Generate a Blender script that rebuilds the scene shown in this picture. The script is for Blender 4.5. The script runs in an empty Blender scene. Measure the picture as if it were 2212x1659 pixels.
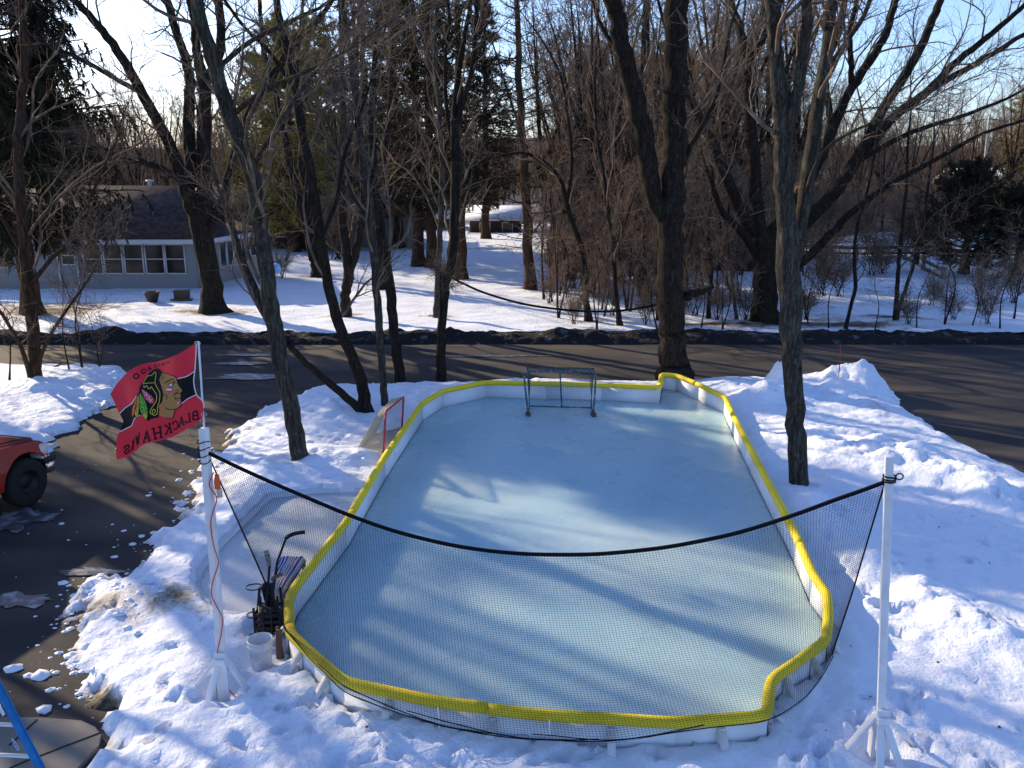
import bpy, bmesh, math, random
import numpy as np
from mathutils import Vector, Matrix, geometry

# ---------------------------------------------------------------- camera, world, sun, exposure
S = bpy.context.scene
COL = S.collection
PITCH = math.radians(14.2); CAM_H = 6.0
F, CX, CY = 1877.6, 1106.0, 829.5           # focal length and centre of a 2212-wide picture
SP, CP = math.sin(PITCH), math.cos(PITCH)
cam = bpy.data.cameras.new('camera'); cam.sensor_width = 36.0; cam.lens = 36.0 * F / 2212.0
cam.clip_start = 0.1; cam.clip_end = 3000
camo = bpy.data.objects.new('camera', cam); COL.objects.link(camo)
camo.location = (0, 0, CAM_H); camo.rotation_euler = (math.pi / 2 - PITCH, 0, 0)
S.camera = camo
SUN_EL = math.radians(22.0)
SUN_DX, SUN_DY = -0.76, 0.65                # ground direction towards the sun (left and beyond)
w = bpy.data.worlds.new('World'); S.world = w; w.use_nodes = True
nt = w.node_tree; nt.nodes.clear()
sky = nt.nodes.new('ShaderNodeTexSky'); sky.sky_type = 'NISHITA'; sky.sun_disc = False
sky.sun_elevation = SUN_EL; sky.sun_rotation = math.atan2(SUN_DX, SUN_DY)
sky.air_density = 1.0; sky.dust_density = 0.8; sky.ozone_density = 3.0
bg = nt.nodes.new('ShaderNodeBackground'); bg.inputs['Strength'].default_value = 0.15
wo = nt.nodes.new('ShaderNodeOutputWorld')
tint = nt.nodes.new('ShaderNodeMixRGB'); tint.blend_type = 'MULTIPLY'; tint.inputs[0].default_value = 1.0; tint.inputs[2].default_value = (.86, .90, 1.10, 1)
nt.links.new(sky.outputs[0], tint.inputs[1]); nt.links.new(tint.outputs[0], bg.inputs[0]); nt.links.new(bg.outputs[0], wo.inputs[0])
sun = bpy.data.lights.new('sun', 'SUN'); sun.energy = 5.0; sun.angle = math.radians(0.6); sun.color = (1.0, 0.81, 0.54)
suno = bpy.data.objects.new('sun', sun); COL.objects.link(suno)
_d = Vector((SUN_DX * math.cos(SUN_EL), SUN_DY * math.cos(SUN_EL), math.sin(SUN_EL))).normalized()
suno.rotation_euler = _d.to_track_quat('Z', 'Y').to_euler(); suno.location = (-20, 20, 30)
S.view_settings.view_transform = 'Standard'; S.view_settings.look = 'None'
S.view_settings.exposure = 0.72; S.view_settings.gamma = 1.0
S.cycles.max_bounces = 6; S.cycles.diffuse_bounces = 3; S.cycles.glossy_bounces = 3
S.cycles.transparent_max_bounces = 8; S.cycles.use_denoising = True

# ---------------------------------------------------------------- placing helpers
def ray(x, y):
    u = (x - CX) / F; v = (y - CY) / F
    return u, CP - v * SP, -(SP + v * CP)
def G(x, y, z=0.0):                          # point of the plane at height z seen at (x, y)
    u, a, d = ray(x, y); t = (z - CAM_H) / d
    return Vector((u * t, a * t, z))
def PD(x, y, D):                             # point at forward distance D seen at (x, y)
    u, a, d = ray(x, y); t = D / a
    return Vector((u * t, D, CAM_H + d * t))
def RP(x, y, p0, n):                         # point of a plane seen at (x, y)
    r = Vector(ray(x, y)); o = Vector((0, 0, CAM_H)); t = (Vector(p0) - o).dot(n) / r.dot(n)
    return o + r * t
rng = np.random.default_rng(7); random.seed(7)

# ---------------------------------------------------------------- objects
def tag(o, label=None, cat=None, group=None, kind=None):
    if label: o['label'] = label
    if cat: o['category'] = cat
    if group: o['group'] = group
    if kind: o['kind'] = kind
    return o
def empty(name, label, cat, loc=(0, 0, 0), rz=0.0, group=None):
    o = bpy.data.objects.new(name, None); COL.objects.link(o); o.location = loc
    o.rotation_euler = (0, 0, rz); o.empty_display_size = 0.3
    return tag(o, label, cat, group)
def link(name, me, mats, parent=None):
    for m in (mats if isinstance(mats, (list, tuple)) else [mats]): me.materials.append(m)
    o = bpy.data.objects.new(name, me); COL.objects.link(o)
    if parent is not None: o.parent = parent
    return o
class MB:                                    # gathers shapes into one mesh
    def __init__(s): s.v = []; s.f = {3: [], 4: []}; s.mi = {3: [], 4: []}; s.n = 0; s.poly = []
    def add(s, V, Fc, m=0):
        V = np.asarray(V, dtype=np.float64).reshape(-1, 3); Fc = np.asarray(Fc)
        k = Fc.shape[1]; s.v.append(V); s.f[k].append(Fc + s.n); s.mi[k].append(np.full(len(Fc), m)); s.n += len(V); return s
    def ngon(s, pts, m=0):
        s.v.append(np.asarray([tuple(p) for p in pts], dtype=np.float64)); s.poly.append((list(range(s.n, s.n + len(pts))), m)); s.n += len(pts); return s
    def box(s, c, size, rz=0.0, rx=0.0, ry=0.0, m=0):
        hx, hy, hz = [q / 2 for q in size]
        V = np.array([[x, y, z] for x in (-hx, hx) for y in (-hy, hy) for z in (-hz, hz)])
        R = np.array(Matrix.Rotation(rz, 3, 'Z') @ Matrix.Rotation(ry, 3, 'Y') @ Matrix.Rotation(rx, 3, 'X'))
        s.add(V @ R.T + np.array(tuple(c)), [[0, 1, 3, 2], [4, 6, 7, 5], [0, 4, 5, 1], [2, 3, 7, 6], [0, 2, 6, 4], [1, 5, 7, 3]], m); return s
    def beam(s, a, b, wd, th, up=(0, 0, 1), m=0):  # rectangular bar from a to b
        a = Vector(a); b = Vector(b); t = (b - a).normalized(); up = Vector(up)
        if abs(t.dot(up)) > 0.98: up = Vector((0, 1, 0))
        x = t.cross(up).normalized() * wd / 2; y = x.normalized().cross(t).normalized() * th / 2
        V = [tuple(p) for q in (a, b) for p in (q - x - y, q + x - y, q + x + y, q - x + y)]
        s.add(V, [[0, 1, 2, 3], [7, 6, 5, 4], [0, 4, 5, 1], [1, 5, 6, 2], [2, 6, 7, 3], [3, 7, 4, 0]], m); return s
    def tube(s, pts, r, sides=8, m=0, cap=True, closed=False):
        P = np.array([tuple(p) for p in pts], dtype=np.float64)[None]
        n = P.shape[1]; R = np.full((1, n), r, dtype=float) if np.isscalar(r) else np.array(r, dtype=float)[None]
        V, Q = tubes(P, R, sides)
        if closed:
            a = np.arange(sides); b = (a + 1) % sides; o = (n - 1) * sides
            Q = np.vstack([Q, np.stack([o + a, o + b, b, a], 1)])
        s.add(V, Q, m)
        if cap and not closed:
            b0 = s.n - n * sides
            s.poly.append((list(range(b0, b0 + sides))[::-1], m)); s.poly.append((list(range(s.n - sides, s.n)), m))
        return s
    def lathe(s, c, prof, sides=24, m=0, axis='Z'):
        k = len(prof); a = np.linspace(0, 2 * math.pi, sides, endpoint=False)
        V = np.array([[r * math.cos(t), r * math.sin(t), z] for r, z in prof for t in a])
        if axis == 'Y': V = V[:, [0, 2, 1]]
        if axis == 'X': V = V[:, [2, 0, 1]]
        Q = [[i * sides + j, i * sides + (j + 1) % sides, (i + 1) * sides + (j + 1) % sides, (i + 1) * sides + j] for i in range(k - 1) for j in range(sides)]
        s.add(V + np.array(tuple(c)), Q, m); return s
    def build(s, name, mats, parent=None, smooth=False, loc=None):
        me = bpy.data.meshes.new(name)
        V = np.vstack(s.v) if s.v else np.zeros((0, 3))
        if loc is not None: V = V - np.array(tuple(loc))
        loops = []; starts = []; mi = []; st = 0
        for k in (3, 4):
            if s.f[k]:
                A = np.vstack(s.f[k]); loops.append(A.ravel()); starts.append(st + np.arange(len(A)) * k); mi.append(np.concatenate(s.mi[k])); st += A.size
        for p, m in s.poly:
            loops.append(np.array(p)); starts.append(np.array([st])); mi.append(np.array([m])); st += len(p)
        L = np.concatenate(loops).astype(np.int32); T = np.concatenate(starts).astype(np.int32); M = np.concatenate(mi).astype(np.int32)
        me.vertices.add(len(V)); me.vertices.foreach_set('co', V.ravel().astype(np.float32))
        me.loops.add(len(L)); me.loops.foreach_set('vertex_index', L)
        me.polygons.add(len(T)); me.polygons.foreach_set('loop_start', T)
        me.polygons.foreach_set('material_index', M)
        if smooth: me.polygons.foreach_set('use_smooth', np.ones(len(T), dtype=bool))
        me.update(calc_edges=True); me.validate()
        o = link(name, me, mats, parent)
        if loc is not None and parent is None: o.location = loc
        return o
def tubes(P, R, sides):                      # many branches at once: P [B,n,3], R [B,n]
    if P.shape[0] == 0: return np.zeros((0, 3)), np.zeros((0, 4), int)
    B, n, _ = P.shape
    T = np.empty_like(P); T[:, 1:-1] = P[:, 2:] - P[:, :-2]; T[:, 0] = P[:, 1] - P[:, 0]; T[:, -1] = P[:, -1] - P[:, -2]
    T /= np.linalg.norm(T, axis=2, keepdims=True) + 1e-9
    m = T.mean(1); ax = np.zeros((B, 3)); ax[np.arange(B), np.argmin(np.abs(m), axis=1)] = 1
    X = np.cross(T, ax[:, None, :]); X /= np.linalg.norm(X, axis=2, keepdims=True) + 1e-9
    Y = np.cross(T, X)
    a = np.arange(sides) * 2 * math.pi / sides
    V = P[:, :, None] + R[:, :, None, None] * (np.cos(a)[None, None, :, None] * X[:, :, None] + np.sin(a)[None, None, :, None] * Y[:, :, None])
    i = np.arange(B)[:, None, None] * n * sides; j = np.arange(n - 1)[None, :, None] * sides; k = np.arange(sides)[None, None, :]; k2 = (k + 1) % sides
    Q = np.stack([i + j + k, i + j + k2, i + j + sides + k2, i + j + sides + k], -1).reshape(-1, 4)
    return V.reshape(-1, 3), Q
def bevel(o, wd=0.01, seg=2):
    m = o.modifiers.new('bevel', 'BEVEL'); m.width = wd; m.segments = seg; m.limit_method = 'ANGLE'; m.angle_limit = math.radians(35); return o
def copy_thing(src, loc, rz, sc=1.0, label=None, group=None):
    r = src.copy(); COL.objects.link(r); r.location = loc; r.rotation_euler = (0, 0, rz)
    r.scale = (sc, sc, sc) if np.isscalar(sc) else sc
    if label: r['label'] = label
    if group: r['group'] = group
    for ch in src.children:
        c = ch.copy(); COL.objects.link(c); c.parent = r
    return r
def spline(pts, n):                          # Catmull-Rom through pts (any dimension), n samples
    P = np.array([tuple(p) for p in pts], dtype=float); k = len(P)
    if k == 2: return P[0] + (P[1] - P[0]) * np.linspace(0, 1, n)[:, None]
    E = np.vstack([2 * P[0] - P[1], P, 2 * P[-1] - P[-2]])
    t = np.linspace(0, k - 1 - 1e-6, n); i = t.astype(int); u = (t - i)[:, None]
    a, b, c, d = E[i], E[i + 1], E[i + 2], E[i + 3]
    return 0.5 * (2 * b + (c - a) * u + (2 * a - 5 * b + 4 * c - d) * u ** 2 + (3 * b - a - 3 * c + d) * u ** 3)

# ---------------------------------------------------------------- numpy noise
_lat = rng.random((256, 256))
def vnoise(x, y):
    xi = np.floor(x).astype(int); yi = np.floor(y).astype(int); fx = x - xi; fy = y - yi
    fx = fx * fx * (3 - 2 * fx); fy = fy * fy * (3 - 2 * fy)
    g = lambda a, b: _lat[a % 256, b % 256]
    return (g(xi, yi) * (1 - fx) + g(xi + 1, yi) * fx) * (1 - fy) + (g(xi, yi + 1) * (1 - fx) + g(xi + 1, yi + 1) * fx) * fy - 0.5
def fbm(x, y, o=4, s=0.5):
    r = 0; a = 1.0
    for k in range(o): r = r + a * vnoise(x + 17.3 * k, y + 9.1 * k); x = x * 2.03; y = y * 2.03; a *= s
    return r

# ---------------------------------------------------------------- materials
def mat(name, col, rough=0.8, metal=0.0, noise=None, bump=None, wave=None, spec=0.3, **kw):
    m = bpy.data.materials.new(name); m.use_nodes = True; t = m.node_tree; N = t.nodes; L = t.links
    b = N['Principled BSDF']; b.inputs['Base Color'].default_value = (*col, 1); b.inputs['Roughness'].default_value = rough
    b.inputs['Metallic'].default_value = metal; b.inputs['Specular IOR Level'].default_value = spec
    tc = N.new('ShaderNodeTexCoord'); src = tc.outputs['Object']
    if kw.get('stretch'):
        mp = N.new('ShaderNodeMapping'); mp.inputs['Scale'].default_value = kw['stretch']; L.new(src, mp.inputs[0]); src = mp.outputs[0]
    if noise:                                 # (scale, second colour, low, high)
        n = N.new('ShaderNodeTexNoise'); n.inputs['Scale'].default_value = noise[0]; n.inputs['Detail'].default_value = 6; L.new(src, n.inputs[0])
        r = N.new('ShaderNodeValToRGB'); r.color_ramp.elements[0].position = noise[2]; r.color_ramp.elements[1].position = noise[3]
        r.color_ramp.elements[0].color = (*col, 1); r.color_ramp.elements[1].color = (*noise[1], 1)
        L.new(n.outputs[0], r.inputs[0]); L.new(r.outputs[0], b.inputs['Base Color'])
    h = None
    if bump:                                  # (scale, strength, distance)
        n = N.new('ShaderNodeTexNoise'); n.inputs['Scale'].default_value = bump[0]; n.inputs['Detail'].default_value = 5; L.new(src, n.inputs[0]); h = n.outputs[0]
    if wave:
        n = N.new('ShaderNodeTexWave'); n.wave_type = 'BANDS'; n.bands_direction = wave[3]; n.wave_profile = 'SAW'; n.inputs['Scale'].default_value = wave[0]; n.inputs['Distortion'].default_value = wave[4] if len(wave) > 4 else 0.0
        L.new(src, n.inputs[0]); h = n.outputs[0]; bump = wave
    if h is not None:
        bp = N.new('ShaderNodeBump'); bp.inputs['Strength'].default_value = bump[1]; bp.inputs['Distance'].default_value = bump[2]; L.new(h, bp.inputs['Height']); L.new(bp.outputs[0], b.inputs['Normal'])
    return m
M = {}
def bark(name, c1, c2, c3, sc=6.0, k=1.0):
    m = mat(name, c1, 0.95, stretch=(1, 1, 0.16), spec=0.1); t = m.node_tree; N = t.nodes; L = t.links; b = N['Principled BSDF']
    mp = [n for n in N if n.type == 'MAPPING'][0]; tc = [n for n in N if n.type == 'TEX_COORD'][0]
    v = N.new('ShaderNodeTexVoronoi'); v.feature = 'DISTANCE_TO_EDGE'; v.inputs['Scale'].default_value = sc * 3
    n = N.new('ShaderNodeTexNoise'); n.inputs['Scale'].default_value = sc * 2.2; n.inputs['Detail'].default_value = 8; n.inputs['Roughness'].default_value = 0.7
    mx = N.new('ShaderNodeMixRGB'); mx.inputs[0].default_value = 0.25; L.new(mp.outputs[0], mx.inputs[1]); L.new(n.outputs['Color'], mx.inputs[2]); L.new(mx.outputs[0], v.inputs[0])
    L.new(mp.outputs[0], n.inputs[0])
    r = N.new('ShaderNodeValToRGB'); e = r.color_ramp.elements; e[0].position = 0.3; e[0].color = (*c1, 1); e[1].position = 0.72; e[1].color = (*c2, 1); L.new(n.outputs[0], r.inputs[0])
    n2 = N.new('ShaderNodeTexNoise'); n2.inputs['Scale'].default_value = 1.6; n2.inputs['Detail'].default_value = 6; L.new(tc.outputs['Object'], n2.inputs[0])
    r2 = N.new('ShaderNodeValToRGB'); r2.color_ramp.elements[0].position = 0.55; r2.color_ramp.elements[1].position = 0.66; L.new(n2.outputs[0], r2.inputs[0])
    m2 = N.new('ShaderNodeMixRGB'); L.new(r2.outputs[0], m2.inputs[0]); L.new(r.outputs[0], m2.inputs[1]); m2.inputs[2].default_value = (*c3, 1); L.new(m2.outputs[0], b.inputs['Base Color'])
    ad = N.new('ShaderNodeMath'); ad.operation = 'ADD'; ml = N.new('ShaderNodeMath'); ml.operation = 'MINIMUM'; ml.inputs[1].default_value = 0.12
    L.new(v.outputs[0], ml.inputs[0]); m3 = N.new('ShaderNodeMath'); m3.operation = 'MULTIPLY'; m3.inputs[1].default_value = 4; L.new(ml.outputs[0], m3.inputs[0])
    L.new(m3.outputs[0], ad.inputs[0]); L.new(n.outputs[0], ad.inputs[1])
    bp = N.new('ShaderNodeBump'); bp.inputs['Strength'].default_value = 1.0; bp.inputs['Distance'].default_value = 0.07 * k; L.new(ad.outputs[0], bp.inputs['Height']); L.new(bp.outputs[0], b.inputs['Normal'])
    return m
M['bark_grey'] = bark('grey_bark', (.035, .03, .026), (.15, .13, .105), (.12, .125, .09))
M['bark_dark'] = bark('dark_bark', (.018, .014, .012), (.07, .055, .042), (.05, .045, .034))
M['bark_pine'] = bark('pine_bark', (.05, .03, .02), (.16, .095, .06), (.10, .07, .05))
M['twig'] = mat('twig_bark', (.10, .074, .054), .9, noise=(3, (.26, .19, .135), .4, .7), spec=.1)  # tones lifted to carry the pale haze over the woods in the colour
M['twig_red'] = mat('reddish_twig_bark', (.13, .09, .062), .9, noise=(2, (.33, .225, .15), .4, .7), spec=.1)  # reddish twigs lightened as well, standing in for haze
M['needle_dark'] = mat('dark_needles', (.020, .024, .014), .8, noise=(1.5, (.055, .052, .026), .4, .7), spec=.15)
M['needle_olive'] = mat('olive_needles', (.12, .12, .03), .8, noise=(1.2, (.38, .32, .07), .4, .62), spec=.15)  # sun glowing through the needles is put into this brighter colour
M['needle_brown'] = mat('brown_green_needles', (.035, .034, .018), .8, noise=(1.2, (.11, .08, .04), .4, .7), spec=.15)
# ---------------------------------------------------------------- ground, roads, snow
def snowmat(name, dirtattr=True):
    m = mat(name, (.80, .85, .94), .6, spec=.2); t = m.node_tree; N = t.nodes; L = t.links; b = N['Principled BSDF']
    tc = [n for n in N if n.type == 'TEX_COORD'][0]
    at = N.new('ShaderNodeAttribute'); at.attribute_name = 'dirt'
    n = N.new('ShaderNodeTexNoise'); n.inputs['Scale'].default_value = 2.2; n.inputs['Detail'].default_value = 9; n.inputs['Roughness'].default_value = .7; L.new(tc.outputs['Object'], n.inputs[0])
    s = N.new('ShaderNodeMath'); s.operation = 'ADD'; L.new(at.outputs['Fac'], s.inputs[0])
    s2 = N.new('ShaderNodeMath'); s2.operation = 'MULTIPLY_ADD'; s2.inputs[1].default_value = 1.6; s2.inputs[2].default_value = -0.8; L.new(n.outputs[0], s2.inputs[0]); L.new(s2.outputs[0], s.inputs[1])
    r = N.new('ShaderNodeValToRGB'); e = r.color_ramp.elements
    e[0].position = .28; e[0].color = (.80, .85, .94, 1); e[1].position = .95; e[1].color = (.05, .038, .026, 1)
    x = e.new(.5); x.color = (.55, .52, .50, 1); x = e.new(.7); x.color = (.22, .17, .12, 1)
    L.new(s.outputs[0], r.inputs[0]); L.new(r.outputs[0], b.inputs['Base Color'])
    nb = N.new('ShaderNodeTexNoise'); nb.inputs['Scale'].default_value = 9; nb.inputs['Detail'].default_value = 10; nb.inputs['Roughness'].default_value = .62; L.new(tc.outputs['Object'], nb.inputs[0])
    bp = N.new('ShaderNodeBump'); bp.inputs['Strength'].default_value = .8; bp.inputs['Distance'].default_value = .05; L.new(nb.outputs[0], bp.inputs['Height']); L.new(bp.outputs[0], b.inputs['Normal'])
    return m
M['snow'] = snowmat('snow')
M['asphalt'] = mat('asphalt', (.026, .024, .026), .85, noise=(.7, (.075, .060, .050), .42, .68), bump=(60, .5, .01), spec=.3, stretch=(.35, 1, 1))
M['bank'] = mat('dirty_ploughed_snow', (.016, .015, .016), .9, noise=(3.0, (.20, .20, .22), .58, .82), bump=(9, 1.0, .08), spec=.2)

def segdist(X, Y, poly):
    P = np.array(poly); inside = np.zeros(X.shape, bool); d = np.full(X.shape, 1e9)
    for i in range(len(P)):
        a = P[i]; b = P[(i + 1) % len(P)]
        c = (a[1] > Y) != (b[1] > Y)
        with np.errstate(divide='ignore', invalid='ignore'):
            inside ^= c & (X < (b[0] - a[0]) * (Y - a[1]) / (b[1] - a[1] + 1e-12) + a[0])
        v = b - a; t = np.clip(((X - a[0]) * v[0] + (Y - a[1]) * v[1]) / (v @ v + 1e-9), 0, 1)
        d = np.minimum(d, np.hypot(X - a[0] - t * v[0], Y - a[1] - t * v[1]))
    return np.where(inside, d, -d)
def gp(pts, z=0.1): return [tuple(G(x, y, z))[:2] for x, y in pts]
yard = gp([(600, 872), (690, 832), (860, 829), (960, 826), (1100, 820), (1400, 822), (1500, 820), (1690, 812), (1800, 808), (1872, 812), (1950, 876), (2050, 936), (2212, 1022), (2500, 1190)]) + \
    [(14, 5.0), (10, 1), (-2.5, 1)] + gp([(150, 1720), (215, 1600), (213, 1560), (150, 1480), (130, 1420), (165, 1340), (190, 1265), (320, 1195), (395, 1085), (440, 995), (505, 930)])
lawn_left = [(-40, G(0, 785, .1).y)] + gp([(0, 785), (150, 788), (262, 795), (272, 815), (232, 868), (140, 925), (75, 975)]) + [(-14, 17.0), (-40, 15)]
# the rink outline (top of the yellow cap), seen clockwise from the far left
CAPZ = 0.52
rink_px = [(1049, 826), (1180, 829), (1300, 832), (1425, 838), (1429, 810), (1462, 812), (1511, 832), (1566, 858), (1590, 910), (1627, 982), (1678, 1077), (1722, 1163), (1757, 1243), (1787, 1284), (1789, 1340), (1784, 1385),
           (1722, 1430), (1664, 1471), (1656, 1548), (1459, 1560), (1186, 1546), (947, 1518), (742, 1474), (680, 1420), (626, 1368), (623, 1299), (636, 1269), (746, 1131), (830, 990), (912, 872), (957, 845)]
rink_xy = [tuple(G(x, y, CAPZ))[:2] for x, y in rink_px]
pad_px = [(585, 1075), (690, 1064), (790, 1066), (760, 1110), (700, 1190), (640, 1262), (610, 1330), (560, 1335), (480, 1322), (452, 1300), (434, 1268), (436, 1240), (470, 1190), (520, 1140)]
pad_xy = [tuple(G(x, y, 0.12))[:2] for x, y in pad_px]
RC = np.mean(np.array(rink_xy), 0)

def grid_mesh(name, xs, ys, Z, dirt, m, kind='structure', keep=None):
    X, Y = np.meshgrid(xs, ys); nx, ny = len(xs), len(ys)
    V = np.stack([X, Y, Z], -1).reshape(-1, 3)
    i = np.arange(ny - 1)[:, None] * nx + np.arange(nx - 1)[None]
    Q = np.stack([i, i + 1, i + nx + 1, i + nx], -1).reshape(-1, 4)
    if keep is not None:
        k = keep.ravel(); Q = Q[k[Q].any(1)]
        used = np.unique(Q); mp = np.full(len(V), -1); mp[used] = np.arange(len(used)); V = V[used]; Q = mp[Q]; dirt = dirt.ravel()[used]
    b = MB(); b.add(V, Q); o = b.build(name, m, smooth=True)
    a = o.data.attributes.new('dirt', 'FLOAT', 'POINT'); a.data.foreach_set('value', np.clip(dirt, 0, 1).ravel().astype(np.float32))
    return tag(o, kind=kind)

# base sheet to the horizon, then the asphalt, then snow with its own thickness
b = MB(); b.add([[-1500, -60, -.25], [1500, -60, -.25], [1500, 2500, -.25], [-1500, 2500, -.25]], [[0, 1, 2, 3]])
o = b.build('ground', M['snow']); tag(o, kind='structure')
a = o.data.attributes.new('dirt', 'FLOAT', 'POINT'); a.data.foreach_set('value', np.full(4, .85, dtype=np.float32))
xs = np.linspace(-60, 60, 121); ys = np.linspace(-10, 31.5, 60)
b = MB(); X, Y = np.meshgrid(xs, ys); i = np.arange(59)[:, None] * 121 + np.arange(120)[None]
b.add(np.stack([X, Y, 0 * X + .012 * fbm(X * .3, Y * .3)], -1).reshape(-1, 3), np.stack([i, i + 1, i + 122, i + 121], -1).reshape(-1, 4))
tag(b.build('road', M['asphalt'], smooth=True), kind='structure')

xs = np.arange(-13.5, 19.5, .065); ys = np.arange(3.4, 26.2, .065); X, Y = np.meshgrid(xs, ys)
sd = np.maximum(segdist(X, Y, yard), segdist(X, Y, lawn_left))
rag = .45 * fbm(X * 1.3, Y * 1.3, 5, .6) + .25 * fbm(X * 6, Y * 6, 3)
# the edge by the driveway is ragged and crumbly, by the right road it is clean
wgt = np.clip((-X - 1) / 3, 0.25, 1.0); s2 = sd + rag * wgt
H = np.clip(s2 * .55, -.12, .16) + np.clip(s2 * .10, 0, .10)
H += np.where(s2 > 0, .07 * fbm(X * .8, Y * .8, 4) + .05 * fbm(X * 2.6, Y * 2.6, 3, .6), 0)
H += np.clip(s2, 0, 1) * (.022 * fbm(X * 9, Y * 9, 2) + .035 * np.maximum(0, fbm(X * 4.1, Y * 4.1, 4, .65)))
def hump(px, py, h, sx, sy, r=0.0, z=.1):
    global H
    c = G(px, py, z); dx = X - c.x; dy = Y - c.y; ca, sa = math.cos(r), math.sin(r)
    u = dx * ca + dy * sa; v = -dx * sa + dy * ca
    q = np.exp(-(u / sx) ** 2 - (v / sy) ** 2)
    H += h * q * (1 + 1.0 * fbm(X * 1.7, Y * 1.7, 4))
hump(1690, 850, .80, .34, .55); hump(1640, 880, .42, .8, .8); hump(1840, 845, .62, 1.1, .8); hump(1590, 842, .22, .6, .5)
hump(1900, 1000, .30, 2.2, 1.0, -.8); hump(2090, 1080, .32, 1.6, .6, -.9); hump(1790, 1160, .2, .5, 1.8); hump(2010, 1330, .30, .35, 1.2, .3)
hump(700, 900, .22, .9, .8); hump(720, 1010, .26, 1.0, .5); hump(560, 1050, .12, .4, 1.0); hump(1700, 1045, -.18, .4, .25)
hump(340, 1300, .06, .8, .5); hump(120, 850, .22, 1.6, .9); hump(230, 815, .2, .8, .5); hump(640, 1015, -.12, .35, .25)
# footprints and crust dents
foot = []
for k in range(520):
    if k < 330: fx, fy = rng.uniform(-4.3, 6.0), rng.uniform(5.2, 8.6)
    elif k < 430: fx, fy = rng.uniform(4.0, 9.0), rng.uniform(7, 15)
    else: fx, fy = rng.uniform(-6.5, -2.0), rng.uniform(8, 19)
    foot.append((fx, fy))
for fx, fy in foot:
    r = rng.uniform(.07, .17); an = rng.uniform(0, 3.14); dp = rng.uniform(.02, .085)
    ix = int((fx - xs[0]) / .065); iy = int((fy - ys[0]) / .065); q = 9
    if ix < q or iy < q or ix > len(xs) - q - 1 or iy > len(ys) - q - 1: continue
    sl = (slice(iy - q, iy + q), slice(ix - q, ix + q)); dx = X[sl] - fx; dy = Y[sl] - fy
    u = dx * math.cos(an) + dy * math.sin(an); v = -dx * math.sin(an) + dy * math.cos(an); d2 = (u / r) ** 2 + (v / (r * .55)) ** 2
    H[sl] += (-dp * np.exp(-d2 ** 2) + .4 * dp * np.exp(-(np.sqrt(d2) - 1.5) ** 2 * 3)) * np.clip(s2[sl] * 2, 0, 1)
# long crusty ridges on the shaded front lawn
H += np.clip((9 - Y) / 3, 0, 1) * np.clip(s2 * 2, 0, 1) * .11 * fbm(X * 1.5 + 3, Y * 2.2, 4, .55)
rk = segdist(X, Y, rink_xy)
H += np.where(s2 > 0, np.exp(-(np.clip(-rk, 0, 9) / .5) ** 2) * (.09 + .12 * fbm(X * 1.2, Y * 1.2, 3)) * np.clip((11 - Y) / 3, 0, 1), 0)
near = np.exp(-np.clip(-rk, 0, 9) / .35)
H = np.where(s2 > 0, H * (1 - .25 * near) + .02 * near, H)
pk = segdist(X, Y, pad_xy); H = np.where(pk > -.1, np.minimum(H, .10), H); H = np.where(pk > .02, .04, H)
H = np.where(rk > -.02, -.2, H)
dirt = np.where(s2 > 0, .42 * np.exp(-np.abs(s2) / .22) * np.clip(.4 + .6 * wgt, 0, 1), .3)
c = G(330, 1330, 0); dd = np.hypot((X - c.x) / 1.3, (Y - c.y) / .6); dirt = dirt + .55 * np.exp(-dd ** 2)
c = G(180, 1530, 0); dd = np.hypot((X - c.x) / .35, (Y - c.y) / .22); dirt = dirt + .9 * np.exp(-dd ** 2)
c = G(500, 960, 0); dd = np.hypot((X - c.x) / .7, (Y - c.y) / 1.6); dirt = dirt + .33 * np.exp(-dd ** 2)
c = G(470, 1090, 0); dd = np.hypot((X - c.x) / .45, (Y - c.y) / 2.2); dirt = dirt + .30 * np.exp(-dd ** 2)
c = G(1885, 900, 0); dd = np.hypot((X - c.x) / .5, (Y - c.y) / 1.5); dirt = dirt + .32 * np.exp(-dd ** 2)
c = G(1920, 1000, 0); dd = np.hypot((X - c.x) / .45, (Y - c.y) / .5); dirt = dirt + .30 * np.exp(-dd ** 2)
for px_, py_, r_, z_ in ((566, 1436, .34, .10), (583, 1372, .36, .10), (486, 1508, .26, .10), (1898, 1640, .30, .12), (610, 1415, .2, .10)):
    c = G(px_, py_, .1); q = np.exp(-(np.hypot(X - c.x, Y - c.y) / r_) ** 4); H = np.where(H > 0, H * (1 - q) + z_ * q, H)
SNOW_H = H; SNOW_X0, SNOW_Y0 = xs[0], ys[0]
def snow_z(x, y):
    i = int((y - SNOW_Y0) / .065); j = int((x - SNOW_X0) / .065)
    if 0 <= i < SNOW_H.shape[0] and 0 <= j < SNOW_H.shape[1]: return float(max(SNOW_H[i, j], 0.0))
    return 0.0
grid_mesh('snow_yard', xs, ys, H, dirt, M['snow'], keep=(H > -.02))

# coarser snow where the near grid ends (sides of the picture)
for nm, x0, x1, y0, y1 in (('snow_lawn', -60, -13.45, 15.5, 26.0),):
    xs2 = np.arange(x0, x1, .25); ys2 = np.arange(y0, y1, .25); X2, Y2 = np.meshgrid(xs2, ys2)
    s_ = segdist(X2, Y2, lawn_left); grid_mesh(nm, xs2, ys2, np.clip(s_ * .5, -.1, .2) + .08 * fbm(X2, Y2), 0 * X2, M['snow'])

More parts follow.
